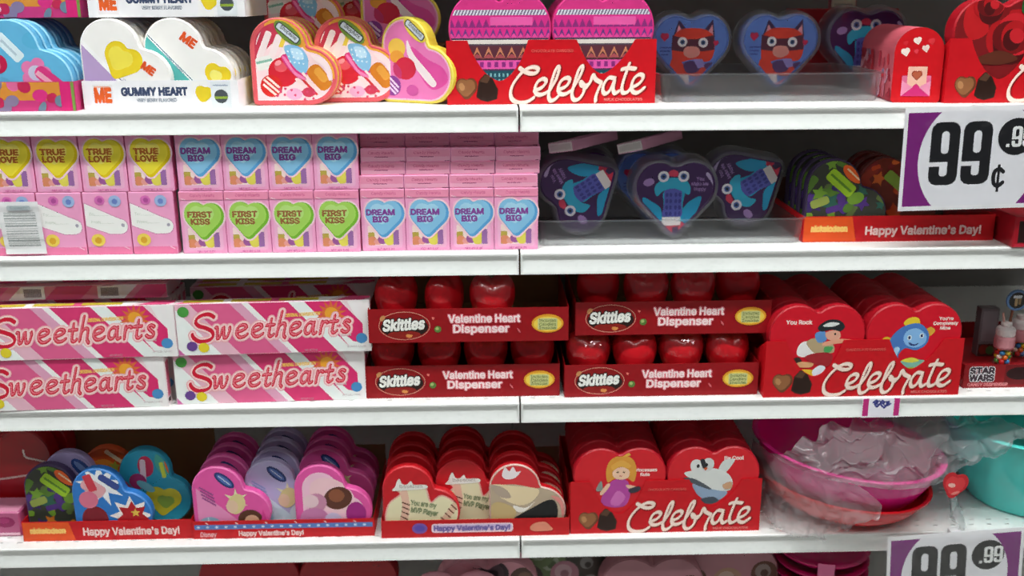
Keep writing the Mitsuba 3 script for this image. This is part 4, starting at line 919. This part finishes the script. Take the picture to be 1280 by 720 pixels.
# --- red mailbox carton
mb = M(); aw, ah, al = .0590, .0910, .170
arch = Polygon([(0, .003), (.003, 0), (aw - .003, 0), (aw, .003), *[(aw / 2 + aw / 2 * math.cos(t), ah - aw / 2 + aw / 2 * math.sin(t)) for t in np.linspace(0, math.pi, 24)]])
ma = Art().put(arch.buffer(-.0010), '#cc121c')
for x, y, s, c in ((.0275, .0700, .0095, '#f0d9d0'), (.0380, .0610, .0090, '#efcdc6'), (.0145, .0560, .0105, '#f2dad2'), (.0440, .0700, .0080, '#d9333c'), (.0265, .0590, .0060, '#dc3a48'), (.0130, .0690, .006, '#d62a34')): ma.put(moved(heart_up(s, s, .0006), x, y, rot=15), c)
ma.put(rect(.0115, .0080, .0465, .0330, .001), '#df6d92').put(rect(.0180, .0190, .0410, .0440, .0006), '#efb9a4').put(moved(heart_up(.0130, .0120, .0008), .0290, .0270), '#a2452f').put(moved(heart_up(.0100, .0095, .0008), .0290, .0283), '#b85c40')
ma.put(Polygon([(.0115, .0080), (.0290, .0235), (.0465, .0080)]), '#cf2f74').put(Polygon([(.0115, .0080), (.0115, .0270), (.0255, .0190)]), '#ea8fb0').put(Polygon([(.0465, .0080), (.0465, .0270), (.0325, .0190)]), '#ea8fb0')
mb.flat(arch, '#c9121c'); mb.art(ma)
mr = np.array(arch.exterior.coords)[:-1][::-1] if arch.exterior.is_ccw is False else np.array(arch.exterior.coords)[:-1]
ml = M(); ml.loft([at3(mr, 0), at3(mr, al)], '#b5505c')
ts, fs = tri2(arch); ml.add(np.stack([ts[:, 0], np.full(len(ts), al), ts[:, 1]], 1), fs[:, ::-1], '#c9121c')
q = random.Random(8); sa = Art()
for k in range(46): sa.put(circ(q.uniform(.004, al - .004), q.uniform(.004, .056), q.uniform(.003, .008), q.uniform(.004, .012), q.uniform(0, 180), 3), q.choice(['#c2697a', '#9c2a3a', '#b98a9a', '#a83a48', '#cf95a0', '#7f6a86', '#b5303c']))
sa = sa.clipped(rect(.001, .002, al - .001, .060))
ml.art(sa, (0, al, 0), (0, -1, 0), (0, 0, 1)); ml.art(sa, (aw, 0, 0), (0, 1, 0), (0, 0, 1))
thing('mailbox_carton', {'front': mb.ply('card'), 'body': ml.ply('kraft')}, at(.4640, .0340, ZA, -7), 'red arched mailbox carton printed with an envelope and small hearts', 'candy box')
tg = M().box(0, .040, 0, .010, 0, .05, '#9a5a5e', .001); tg.art(Art().put(rect(.002, .002, .038, .03), '#cfcbb4').put(rect(.006, .004, .034, .007), '#a8a596'))
thing('storage_box', M().box(0, .15, 0, .06, 0, .110, '#9a1a22', .001).ply('card'), at(.4200, .3000, ZA), 'red box in the shade at the back of the top shelf', 'candy box')
thing('white_label_box', tg.ply('card'), at(.4720, .3150, ZA + .1105), 'small box with a white label on the red box, cut by the top edge', 'box')

# ------------------------------------------------------------------ low red trays with mixed hearts
def nick_art(w, h):
    a = Art().put(Polygon([(.0008, .0008), (.0008, h - .0008), (.063, h - .0008), (.070, .0008)]), '#e2521e')
    a.put(txt('nickelodeon', .0072, .0100, h * .42, w=.048, bold=.0008), '#f6c46e').put(txt("Happy Valentine's Day!", .0105, .0720 + (w - .080) / 2, h * .28, 'c', w=w - .098, bold=.0004), '#f0c9c6')
    return a
def disney_art(w, h):
    a = Art().put(rect(.0030, h - .0125, w - .002, h - .0055), '#5a78b8')
    a.put(MultiPolygon([circ(x, h - .009, .0022, .0016) for x in np.arange(.008, w - .004, .0125)]), '#c9d6ea').put(MultiPolygon([moved(rect(-.002, -.0007, .002, .0007), x, h - .0035, rot=-40) for x in np.arange(.020, w, .0400)]), '#efd0cc')
    a.put(txt('Disney', .0070, .0100, .0030, w=.022, shear=8), '#eebcc0').put(txt("Happy Valentine's Day!", .0070, .1060, .0040, 'c', w=.088, bold=.0003), '#f0c9c6')
    return a
RTRAY = '#c4151d'
NA = strip_tray(.2280, .150, .0290, nick_art(.2280, .0290), RTRAY, '#8a6a48', .098)
NB = strip_tray(.2500, .150, .0340, nick_art(.2500, .0340), RTRAY, '#5a3a2c', .060)
DT = strip_tray(.2460, .190, .0265, disney_art(.2460, .0265), RTRAY, '#9a7a5c', .050)
thing('red_tray', NA, at(-.6745, .0185, ZD), 'low red tray with orange corner at the left of the fourth shelf', 'display tray')
thing('red_tray', NB, at(.3675, .0375, ZB), 'low red tray with orange corner under the big price sign', 'display tray')
thing('red_tray', DT, at(-.4455, .0165, ZD), 'low red tray with blue dotted band holding pink and lavender hearts', 'display tray')
ED = .104
k_ = ED / E_
def shrunk(a): return Art([(affinity.scale(g, k_, k_, origin=(0, 0)), c) for g, c in a])
TD = heart_tilt(ED)
def hb(art, side, th=.0140, rim=None): return heart_box(TD, th, side, side, shrunk(art), rim=rim)
H_conf, H_blue, H_teal, H_lav, H_or = hb(art_confetti(), '#4a3a5e'), hb(art_burst('blue'), '#2f74c0', rim='#4a86cc'), hb(art_burst('teal'), '#2f9fbe'), hb(art_burst('lavender'), '#a493bf'), hb(art_burst('orange'), '#d2521f')
zt_ = ZD + .0010
thing('heart_box', H_conf, at(-.6730, .0360, zt_), 'green and purple confetti heart box at the left end of the low red tray', 'heart box')
thing('heart_box', H_blue, at(-.6030, .0215, zt_), 'blue heart box with white and red bursts in front in the low red tray', 'heart box')
thing('heart_box', H_teal, at(-.5640, .0520, zt_ + .0240, 0, 14), 'teal heart box with yellow heart at the right end of the low red tray', 'heart box')
thing('heart_box', H_lav, at(-.6640, .0530, zt_ + .0180, 0, 10), 'lavender heart box with dark blue oval behind the confetti heart', 'heart box')
thing('heart_box', H_or, at(-.6160, .0680, zt_ + .0160, 0, 9), 'orange heart box behind the blue burst heart', 'heart box')
cf = heart_box(TILT, .0140, '#3a2a4a', '#3a3c34', art_confetti()); cr = heart_box(TILT, .0140, '#5a1e1c', '#7a2a1c', patches(9, '#6a2418', ['#b8431e', '#8a2a1a', '#c9602a', '#6f8a32', '#7a1e22', '#d27a32', '#4a2030'], 40).put(moved(rect(-.018, -.007, .018, .007, .003), .050, .074, rot=-40), '#7f9a3a'))
hearts(cf, (.3690, .0405, ZB + .0010), 4, .0270, lambda k: f'green and purple confetti heart box, {ORD[k]} in its file left of the price sign', 'confetti hearts in the tray under the sign')
hearts(cr, (.4400, .0540, ZB + .0010), 3, .0270, lambda k: f'red and orange confetti heart box, {ORD[k]} in its file behind the price sign', 'red confetti hearts behind the price sign')
WI = {k: hb(art_winter(k), s, rim=r) for k, s, r in (('pink', '#e0559f', '#e06aa8'), ('ice', '#b9b0d8', '#c4bce0'), ('pale', '#e0559f', '#e25fa4'))}
hearts(WI['pink'], (-.4430, .0205, zt_), 4, .0345, lambda k: f'pink heart box with dark blue oval, {ORD[k]} of the left file in the dotted tray', 'pink hearts, left file of the dotted tray')
hearts(WI['ice'], (-.3760, .0365, zt_), 4, .0345, lambda k: f'lavender heart box with dark blue oval, {ORD[k]} of the middle file in the dotted tray', 'lavender hearts, middle file of the dotted tray')
thing('heart_box', WI['pale'], at(-.3055, .0205, zt_), 'pink heart box with brown and violet shapes at the right front of the dotted tray', 'heart box')
hearts(WI['pink'], (-.3080, .0720, zt_), 3, .0345, lambda k: f'pink heart box with dark blue oval, {ORD[k]} of the right file behind the brown-shaped one', 'pink hearts, right file of the dotted tray')
def bb_art():
    a = Art()
    for x, s in ((.0135, .017), (.246, .013)): a.put(moved(heart_up(s, s * .9), x, .0045), '#e2746c').put(moved(heart_up(s * .8, s * .72), x, .0062), '#cf2a2c')
    a.put(circ(.0520, .0140, .0105, .0080), '#7a52a0').put(circ(.0520, .0140, .0070, .0050), '#5d4aa8')
    g = txt("Happy Valentine's Day!", .0075, .1230, .0100, 'c', w=.104, bold=.0004); a.put(rect(.0680, .0070, .1790, .0205, .004), '#efcdd8').put(rect(.0700, .0120, .1770, .0185, .002), '#c9b0d6').put(g, '#6a5a9a')
    a.put(blob([(.202, .012), (.208, .019), (.222, .021), (.230, .014), (.232, .008), (.208, .007)]), '#e08a72').put(moved(heart_up(.012, .010), .1990, .0150), '#e07a78')
    return a.clipped(rect(.0005, .0005, .2555, .0255))
BBT = strip_tray(.2560, .190, .0260, bb_art(), '#c2161c', '#a08468', .045)
thing('red_tray', BBT, at(-.1890, .0090, ZD), 'low red tray with violet lettering holding baseball hearts', 'display tray')
BB = heart_box(TD, .0135, '#c41822', '#c41822', shrunk(art_baseball()), rim='#cf2a34'); BC = heart_box(TD, .0135, '#c41822', '#b9a48c', shrunk(art_cap()), rim='#d9b0a8')
hearts(BB, (-.1860, .0130, zt_), 4, .0345, lambda k: f'red heart box printed with a baseball, {ORD[k]} of the left file in the baseball tray', 'baseball hearts, left file')
hearts(BB, (-.1150, .0290, zt_), 4, .0345, lambda k: f'red heart box printed with a baseball, {ORD[k]} of the middle file in the baseball tray', 'baseball hearts, middle file')
thing('heart_box', BC, at(-.0420, .0130, zt_), 'heart box with red top, cream middle and black block beside the baseball hearts', 'heart box')
hearts(BB, (-.0420, .0450, zt_), 3, .0345, lambda k: f'red heart box printed with a baseball, {ORD[k]} of the right file in the baseball tray', 'baseball hearts, right file')
# left edge of the fourth shelf
gb = heart_up(.135, .135)
ga = Art().put(gb.buffer(-.006), '#b0141e').put(LineString(curve([(-.07, .062), (-.02, .060), (.03, .066), (.07, .074)])).buffer(.0014), '#e0c0bc').put(LineString(curve([(.030, .104), (.032, .094), (.044, .090), (.058, .086)])).buffer(.0014), '#f0dcd8')
LH = heart_box(gb, .030, '#a8121c', '#a8121c', ga, gloss='card_gloss')
thing('heart_box', LH, at(-.7200, .0850, ZD + .0006), 'large dark red heart box with white swoosh at the left edge of the fourth shelf', 'heart box')
thing('heart_box', LH, at(-.7100, .1200, ZD + .0006), 'large dark red heart box in the shade behind the one with white swoosh', 'heart box')
pk = M().box(0, .100, 0, .045, 0, .0370, '#c05a86', .002, {'front': '#b5557f', 'top': '#d48aa8'}); pk.art(Art().put(rect(.002, .002, .098, .006), '#e6b8cc').put(circ(.080, .022, .013, .008), '#93245a').put(circ(.078, .024, .008, .004), '#a8336c'))
thing('pink_box', pk.ply('card_gloss'), at(-.7830, .0330, ZD), 'pink box at the left edge of the fourth shelf beside the low red tray', 'candy box')
# ------------------------------------------------------------------ third shelf, right: tray of candy tubes
stp = Art().put(rect(.0, .0, .16, .0325), '#8c1219').put(rect(.055, .004, .160, .0325), '#6f1016').put(circ(.075, .020, .018, .009), '#2a0c0e').put(rect(.100, .006, .150, .030), '#b01c20')
for s, y in (('STAR', .0205), ('WARS', .0105)):
    g = txt(s, .0085, .0240, y, 'c', w=.034, bold=.0006); stp.put(g.buffer(.0008), '#e6e2e6').put(g, '#3a2a34')
stp.put(txt('CANDY DISPENSER', .0042, .0330, .0030, 'c', w=.055, bold=.0002), '#e0868a')
ST = strip_tray(.160, .150, .0330, stp.clipped(rect(.0004, .0004, .1596, .0326)), '#8c1219', '#8c1219', .045)
ST['insert'] = M().box(.0012, .1588, .012, .1485, .0009, .0215, '#a01820', .0006).ply('card')
thing('candy_tube_tray', ST, at(.5960, .0260, ZC), 'dark red tray with outlined white lettering at the right edge of the third shelf', 'display tray')
def lathe(profile, n=28):
    t = np.arange(n) * 2 * math.pi / n
    return [np.stack([r * np.cos(t), r * np.sin(t), np.full(n, z)], 1) for r, z in profile]
def tube_parts():
    body = M().loft(lathe([(.0001, .0003), (.0118, .0003), (.0122, .002), (.0122, .026), (.0100, .0290), (.0095, .030)]), '#ffffff')
    cand = M(); q = random.Random(5); s = trimesh.creation.icosphere(subdivisions=2, radius=.0036)
    for l in range(4):
        for k in range(6):
            a = k * math.pi / 3 + l * .5; v = s.copy(); v.apply_translation([.0072 * math.cos(a), .0072 * math.sin(a), .0050 + l * .0060])
            cand.raw(v, ['#e9c92c', '#2f86c4', '#d22a2a', '#3f9a4a', '#e8752a', '#f0e4d0'][(k * 5 + l * 2) % 6])
    band = M().loft(lathe([(.0124, .0235), (.0134, .026), (.0134, .038), (.0124, .0410), (.0110, .0412)]), '#d9929a')
    cap = M().loft(lathe([(.0118, .0412), (.0126, .0430), (.0126, .0500), (.0105, .0530), (.0070, .0545), (.0001, .0550)]), '#e9dcdc')
    cap.loft(lathe([(.0060, .0546), (.0072, .0560), (.0068, .0600), (.0001, .0612)]), '#efe4e2')
    stem = M(); stem.raw(trimesh.creation.cylinder(.0014, segment=[[-.004, 0, .060], [-.0065, 0, .073]]), '#c9948a'); stem.raw(trimesh.creation.cylinder(.0018, segment=[[.004, 0, .058], [.0065, .001, .078]]), '#7a4a38')
    ring = trimesh.creation.torus(.0130, .0020, major_sections=36, minor_sections=10); ring.apply_transform(trimesh.transformations.rotation_matrix(math.pi / 2, [1, 0, 0])); ring.apply_translation([.010, 0, .0905])
    rg = M().raw(ring, '#5a7fae'); disc = M().raw(trimesh.creation.cylinder(.0118, segment=[[.010, -.0010, .0905], [.010, .0014, .0905]], sections=32), '#33302e')
    disc.art(Art().put(rect(-.006, .003, .006, .007, .001), '#c9ccd2').put(rect(-.0035, -.008, .0005, .003, .001), '#a98f6a').put(rect(.0015, -.006, .005, .003, .001), '#8a6f50'), (.010, -.0012, .0905))
    return {'tube': body.ply('clear', True), 'candies': cand.ply('plastic', True), 'band': band.ply('card_gloss'), 'cap': cap.ply('card_gloss'), 'stem': stem.ply('card'), 'ring': rg.ply('plastic', True), 'disc': disc.ply('card')}
TP = tube_parts()
labels_tube = []
thing('candy_tube', TP, at(.6630, .0600, ZC + .0218), 'clear candy tube with white cap and blue ring topper, nearest in the dark red tray', 'candy dispenser')
t2 = {k: TP[k] for k in ('tube', 'candies', 'band', 'cap')}
thing('candy_tube', t2, at(.7000, .0900, ZC + .0218), 'clear candy tube with white cap at the right edge, behind the ringed one', 'candy dispenser')
gp = M().box(0, .026, 0, .016, 0, .070, '#6a6468', .001); gp.art(Art().put(rect(.001, .001, .025, .018), '#4a2420').put(circ(.009, .010, .007), '#7a2a20').put(circ(.018, .009, .006), '#3f6a3a').put(rect(.003, .022, .023, .066), '#7d777c'))
thing('blister_pack', gp.ply('card'), at(.6420, .0900, ZC + .0218), 'grey candy pack standing in the shade left of the ringed candy tube', 'candy box')
# red box under the sign at the right edge
wb = M().box(0, .120, 0, .100, 0, .0400, '#a51826', .0008, {'front': '#a51826'}); wb.art(Art().put(rect(.006, .006, .114, .034), '#2a1412').put(rect(.018, .006, .026, .034), '#3a3a26').put(rect(.040, .006, .052, .034), '#4a2a1e').put(rect(.002, .0010, .118, .0045), '#c42a3c'))
thing('window_box', wb.ply('card_gloss'), at(.6220, -.0040, ZB), 'dark red box with a dark window at the right edge under the price sign', 'candy box')

# ------------------------------------------------------------------ price signs and tag
def nine(w, h, t):
    g = rect(0, 0, w, h, w * .30)
    hole = rect(t, h * .50, w - t, h - t * .85, w * .13); low = rect(t, t * .85, w - t, h * .335, w * .13); gap = rect(-.01, h * .335 - w * .02, w - t, h * .335 + h * .005)
    g = g.difference(hole).difference(rect(t, t * .85, w - t, h * .37, w * .1)).difference(rect(-.01, h * .30, w - t, h * .37))
    return g
def sign_art(w, h, cut_bottom=False):
    a = Art()
    a.put(rect(.0045, .0055, w - .0045, h - .0060), '#7d2079').put(circ(w / 2, h / 2 - .002, w * .5 - .0200, .0790, q=16), '#eceaf0', rect(.0040, .0050, w - .0040, h - .0055))
    t = .0130
    for x in (.0340, .0735): a.put(affinity.translate(nine(.0355, .0770, t), x, .0310), '#15161a')
    c = pen([[(.0100, .0160), (.0060, .0190), (.0010, .0165), (.0000, .0090), (.0015, .0030), (.0060, .0010), (.0105, .0045)]], .0042, 1, 0); c = unary_union([c, rect(.0038, -.0055, .0066, .0240)])
    a.put(affinity.translate(affinity.scale(c, 1.15, 1.15, origin=(0, 0)), .1150, .0270), '#15161a')
    a.put(circ(.1385, .0880, .0225, q=12), '#15161a')
    d = unary_union([affinity.translate(nine(.0125, .0250, .0042), .1330, .0755), affinity.translate(nine(.0125, .0250, .0042), .1465, .0755), rect(.1265, .0755, .1308, .0795, .001)])
    a.put(d, '#f0f0f0')
    return a
def sign(w=.1870, h=.1260):
    card = M().box(0, w, 0, .0006, 0, h, '#f1eff3', 0); card.art(sign_art(w, h))
    nu, nv = 44, 30; X, Z = np.meshgrid(np.linspace(-.004, w + .004, nu), np.linspace(-.003, h + .006, nv))
    top = np.clip((Z - h * .62) / (h * .38), 0, 1); left = np.clip((.010 - X) / .012, 0, 1)
    Y = -.0028 - .0035 * np.maximum(top, left * .8) * meshkit.noise(np.stack([X * 60 + Z * 30, Z * 90 - X * 40, X * 0], -1), 3) - .0012 * meshkit.noise(np.stack([X * 14, Z * 14, X * 0], -1), 8)
    i, j = np.meshgrid(np.arange(nu - 1), np.arange(nv - 1)); q = (j * nu + i).ravel(); f = np.stack([q, q + 1, q + nu + 1, q + nu], 1)
    sl = M().add(np.stack([X, Y, Z], -1).reshape(-1, 3), f, '#ffffff')
    clip = M().box(w * .46, w * .54, .0010, .0120, h - .022, h + .001, '#d8d8da', .0006)
    return {'card': card.ply('card'), 'sleeve': sl.ply('clear', True), 'clip': clip.ply('card_gloss')}
SG = sign()
thing('price_sign', SG, at(.4660, -.0170, .4795, 0, -1.2), 'large white and purple price sign in a clear sleeve on the second shelf opening', 'price sign')
thing('price_sign', SG, at(.5050, -.0170, -.0960, 0, -3.6), 'large white and purple price sign hanging at the bottom right corner below the bowls', 'price sign')
tgm = M().box(0, .0500, 0, .0010, 0, .0275, '#f0ecf4', .0002)
tga = Art().put(rect(.0006, .0022, .0090, .0270), '#c4287c').put(rect(.0410, .0022, .0494, .0270), '#c4287c').put(rect(.0082, .0006, .0420, .0270, .002), '#eeeaf4').put(pen([[(.014, .0215), (.018, .0245), (.020, .021), (.016, .0205), (.019, .0160), (.023, .0195), (.026, .0240), (.028, .0205), (.024, .0200), (.028, .0145), (.032, .0180), (.035, .0225), (.032, .0210), (.034, .0175), (.037, .0195)]], .0024), '#3a3f8a').put(txt('99', .0100, .0250, .0135, 'c', w=.018, rot=-8), '#2a2f78')
tgm.art(tga)
thing('price_tag', tgm.ply('card_gloss'), at(.4505, -.0032, ZC - LIP + .0003), 'small white and magenta price tag on the shelf rail under the fish heart tray', 'price tag')

# ------------------------------------------------------------------ bowls, bag
def bowl(col, inside, R=.135, r=.055, h=.060, t=.0022, lip=.006):
    out = [(.0005, -h), (r - .004, -h), (r, -h + .002), (r + (R - r) * .42, -h * .70), (r + (R - r) * .74, -h * .36), (R - .006, -.006), (R + lip * .2, -.003), (R + lip, -.0012), (R + lip, .0006), (R + lip * .3, .0014), (R - .004, 0)]
    inn = [(R - .004, 0), (R - .006 - t, -.007), (r + (R - r) * .74 - t, -h * .36), (r + (R - r) * .42 - t, -h * .70 + t), (r - t, -h + t * 1.4), (.0005, -h + t * 1.4)]
    return M().loft(lathe(out, 72), col).loft(lathe(inn, 72), inside).ply('plastic', True)
tp = TT().translate([.4700, .0880, .1240]) @ TT().rotate([0, 1, 0], 5.5)
thing('bowl', bowl('#d81f86', '#d81f86', .130, .088, .074, lip=.004), tp, 'large magenta plastic bowl tilted in a clear bag on the fourth shelf', 'bowl')
thing('bowl', bowl('#c8121c', '#c8121c', .1225, .0890, .0395, lip=.0015), tp @ TT().translate([0, 0, -.0480]), 'red plastic bowl nested under the magenta bowl in the clear bag', 'bowl')
thing('bowl', bowl('#4fd0c8', '#4fd0c8', .132, .082, .125), at(.7480, .1020, ZD + .1254), 'turquoise plastic bowl at the right edge of the fourth shelf', 'bowl')
def crumple(P, amp, s, seed):
    n = np.stack([meshkit.fbm(P * s + 7 * k, 2, seed + k) - .5 for k in range(3)], -1)
    rdg = sum(w * np.abs(meshkit.noise(P * s * f + 3 * f, seed + 9) - .5) for w, f in ((1.0, .8), (.6, 1.9), (.3, 3.7)))[..., None]
    return P + amp * n * np.array([.5, .7, .5]) - amp * 1.1 * rdg * np.array([.2, 1, .3])
def rim(f, R, dz=0.0):
    t = math.radians(5.5)
    return np.stack([.470 + R * np.cos(f) * math.cos(t), .088 + R * np.sin(f), .124 - R * np.cos(f) * math.sin(t) + dz], -1)
def upper(U, V):
    f = np.radians(-158 + 150 * U); a = rim(f, .1385, -.003)
    top = np.stack([.400 + .285 * U, .010 + .055 * np.sin(U * 3.1), .1950 - .020 * U ** 2], -1); v = V[..., None]
    P = a * (1 - v) + top * v; P[..., 1] -= .018 * np.sin(V * math.pi)
    return P, .006 + .046 * np.sin(np.clip(V * 1.15, 0, 1) * math.pi * .62), 30, 2
def skirt(U, V, f0, f1, out):
    f = np.radians(f0 + (f1 + 16 * np.sin(V * 5.0) - f0) * U); a = rim(f, .1390, -.002); r = .1390 + out * V ** 1.5 * (.6 + .4 * np.sin(U * 9))
    g = rim(f, r); g[..., 2] = a[..., 2] * (1 - V) + (ZD + .004) * V
    return g, .004 + .024 * np.sin(V * math.pi * .7), 42, 5
bm = M()
for fn, nu, nv in ((upper, 110, 46), (lambda U, V: skirt(U, V, -178, -104, -.014), 60, 44), (lambda U, V: skirt(U, V, -34, 6, .026), 40, 40)):
    U, V = np.meshgrid(np.linspace(0, 1, nu), np.linspace(0, 1, nv)); P, amp, sc, sd = fn(U, V)
    v = crumple(P, amp[..., None], sc, sd).reshape(-1, 3); i, j = np.meshgrid(np.arange(nu - 1), np.arange(nv - 1)); q = (j * nu + i).ravel(); f = np.stack([q, q + 1, q + nu + 1, q + nu], 1)
    v[:, 2] = np.clip(v[:, 2], ZD + .0015, .1955); v[:, 0] = np.maximum(v[:, 0], .3300)
    for cx, cy, r0, r1, z0, z1 in ((.470, .088, .094, .137, .030, .118), (.748, .102, .086, .137, .028, .162)):     # the film lies outside the bowls
        d = v[:, :2] - [cx, cy]; qq = np.linalg.norm(d, axis=1); need = r0 + (r1 - r0) * np.clip((v[:, 2] - z0) / (z1 - z0), 0, 1) + .003
        low = (qq < need) & (v[:, 2] < z1); v[low, :2] = np.array([cx, cy]) + d[low] / qq[low, None] * need[low, None]
    bm.add(v, f, '#ffffff')
sx, sz = .5650, .0930
tag = M(); v = heart_up(.034, .040); tag.slab(v, 0, .0008, '#c01a26', '#a8141e'); tag.art(Art().put(moved(heart_up(.026, .030), 0, .005), '#d8343a').put(circ(-.004, .022, .005, .003), '#efb0a8').put(circ(.004, .012, .006, .002, 30), '#e07a74'))
tag.turn([[math.cos(.2), 0, math.sin(.2)], [0, 1, 0], [-math.sin(.2), 0, math.cos(.2)]], (.5690, -.0300, .0900))
thing('plastic_bag', {'film': bm.ply('bag_film', True), 'heart_sticker': tag.ply('card_gloss')}, None, 'crumpled clear plastic bag with red heart sticker around the magenta bowl', 'bag')

# ------------------------------------------------------------------ tops of the goods on the lowest shelf
CH = heart_up(.150, .150)
def choc_art(bg, cols, seed):
    q = random.Random(seed); a = Art().put(CH, bg)
    for k in range(16):
        x, y = q.uniform(-.06, .06), q.uniform(.03, .145); r = q.uniform(.014, .024); c = q.choice(cols)
        a.put(circ(x, y, r), c).put(circ(x - .002, y + .003, r * .6), mixc(c, '#ffffff', .15)).put(circ(x, y, r * .3), mixc(c, '#000000', .35))
    return a
pinkb = Art().put(CH, '#dc9aa8').put(circ(.010, .128, .022), '#3a2a32').put(circ(.010, .130, .015), '#54404a').put(circ(.010, .129, .007), '#2a1e26').put(circ(.052, .120, .019), '#5a4038').put(circ(.054, .122, .010), '#7a5c4c').put(circ(-.045, .115, .030), '#e3a6b2')
def big_heart(art, side): return heart_box(CH, .032, side, side, art)
P1, P2, P3 = big_heart(pinkb, '#d795a4'), big_heart(choc_art('#2e2a22', ['#6a5a48', '#a06a78', '#5a6a42', '#8a7a66', '#3a2c26'], 4), '#3a3028'), big_heart(choc_art('#a8727c', ['#5a3020', '#9a5a66', '#7a3a30', '#a8806a', '#b07a84', '#4a2018'], 7), '#a8727c')
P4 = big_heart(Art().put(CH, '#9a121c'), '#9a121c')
ze = ZE + .0006
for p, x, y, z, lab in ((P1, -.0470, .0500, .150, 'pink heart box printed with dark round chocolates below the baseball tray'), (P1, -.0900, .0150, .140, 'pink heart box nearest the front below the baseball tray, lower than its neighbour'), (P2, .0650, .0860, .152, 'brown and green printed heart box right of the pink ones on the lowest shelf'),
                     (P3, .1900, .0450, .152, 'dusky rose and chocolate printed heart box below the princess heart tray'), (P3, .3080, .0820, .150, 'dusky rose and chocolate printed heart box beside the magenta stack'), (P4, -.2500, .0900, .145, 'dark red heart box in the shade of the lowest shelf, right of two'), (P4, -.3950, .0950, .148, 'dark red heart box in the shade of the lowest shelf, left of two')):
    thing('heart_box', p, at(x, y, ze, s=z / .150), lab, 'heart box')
plt_ = M()
def plate(): return M().loft(lathe([(.0005, 0), (.050, 0), (.066, .0125), (.0690, .0160), (.0690, .0175), (.060, .0170), (.046, .004), (.0005, .004)], 60), '#b8155c').ply('plastic', True)
PL = plate()
for k in range(8): thing('plate', PL, at(.4480, .0950, ze + .0180 * k), f'magenta plate with raised rim, {["lowest", "second", "third", "fourth", "fifth", "sixth", "seventh", "topmost"][k]} of the stack', 'plate', group='stacked magenta plates')
lb = M(); t = np.linspace(-1.95, -1.62, 6)
A = np.stack([.448 + .0700 * np.cos(t), .095 + .0700 * np.sin(t), np.full(6, ze + .02)], 1); B = A + [0, 0, .128]
lb.add(np.vstack([A, B]), [[i, i + 1, i + 7, i + 6] for i in range(5)], '#d46a94')
thing('paper_band', lb.ply('card'), None, 'pale pink paper label down the front of the magenta plate stack', 'label')
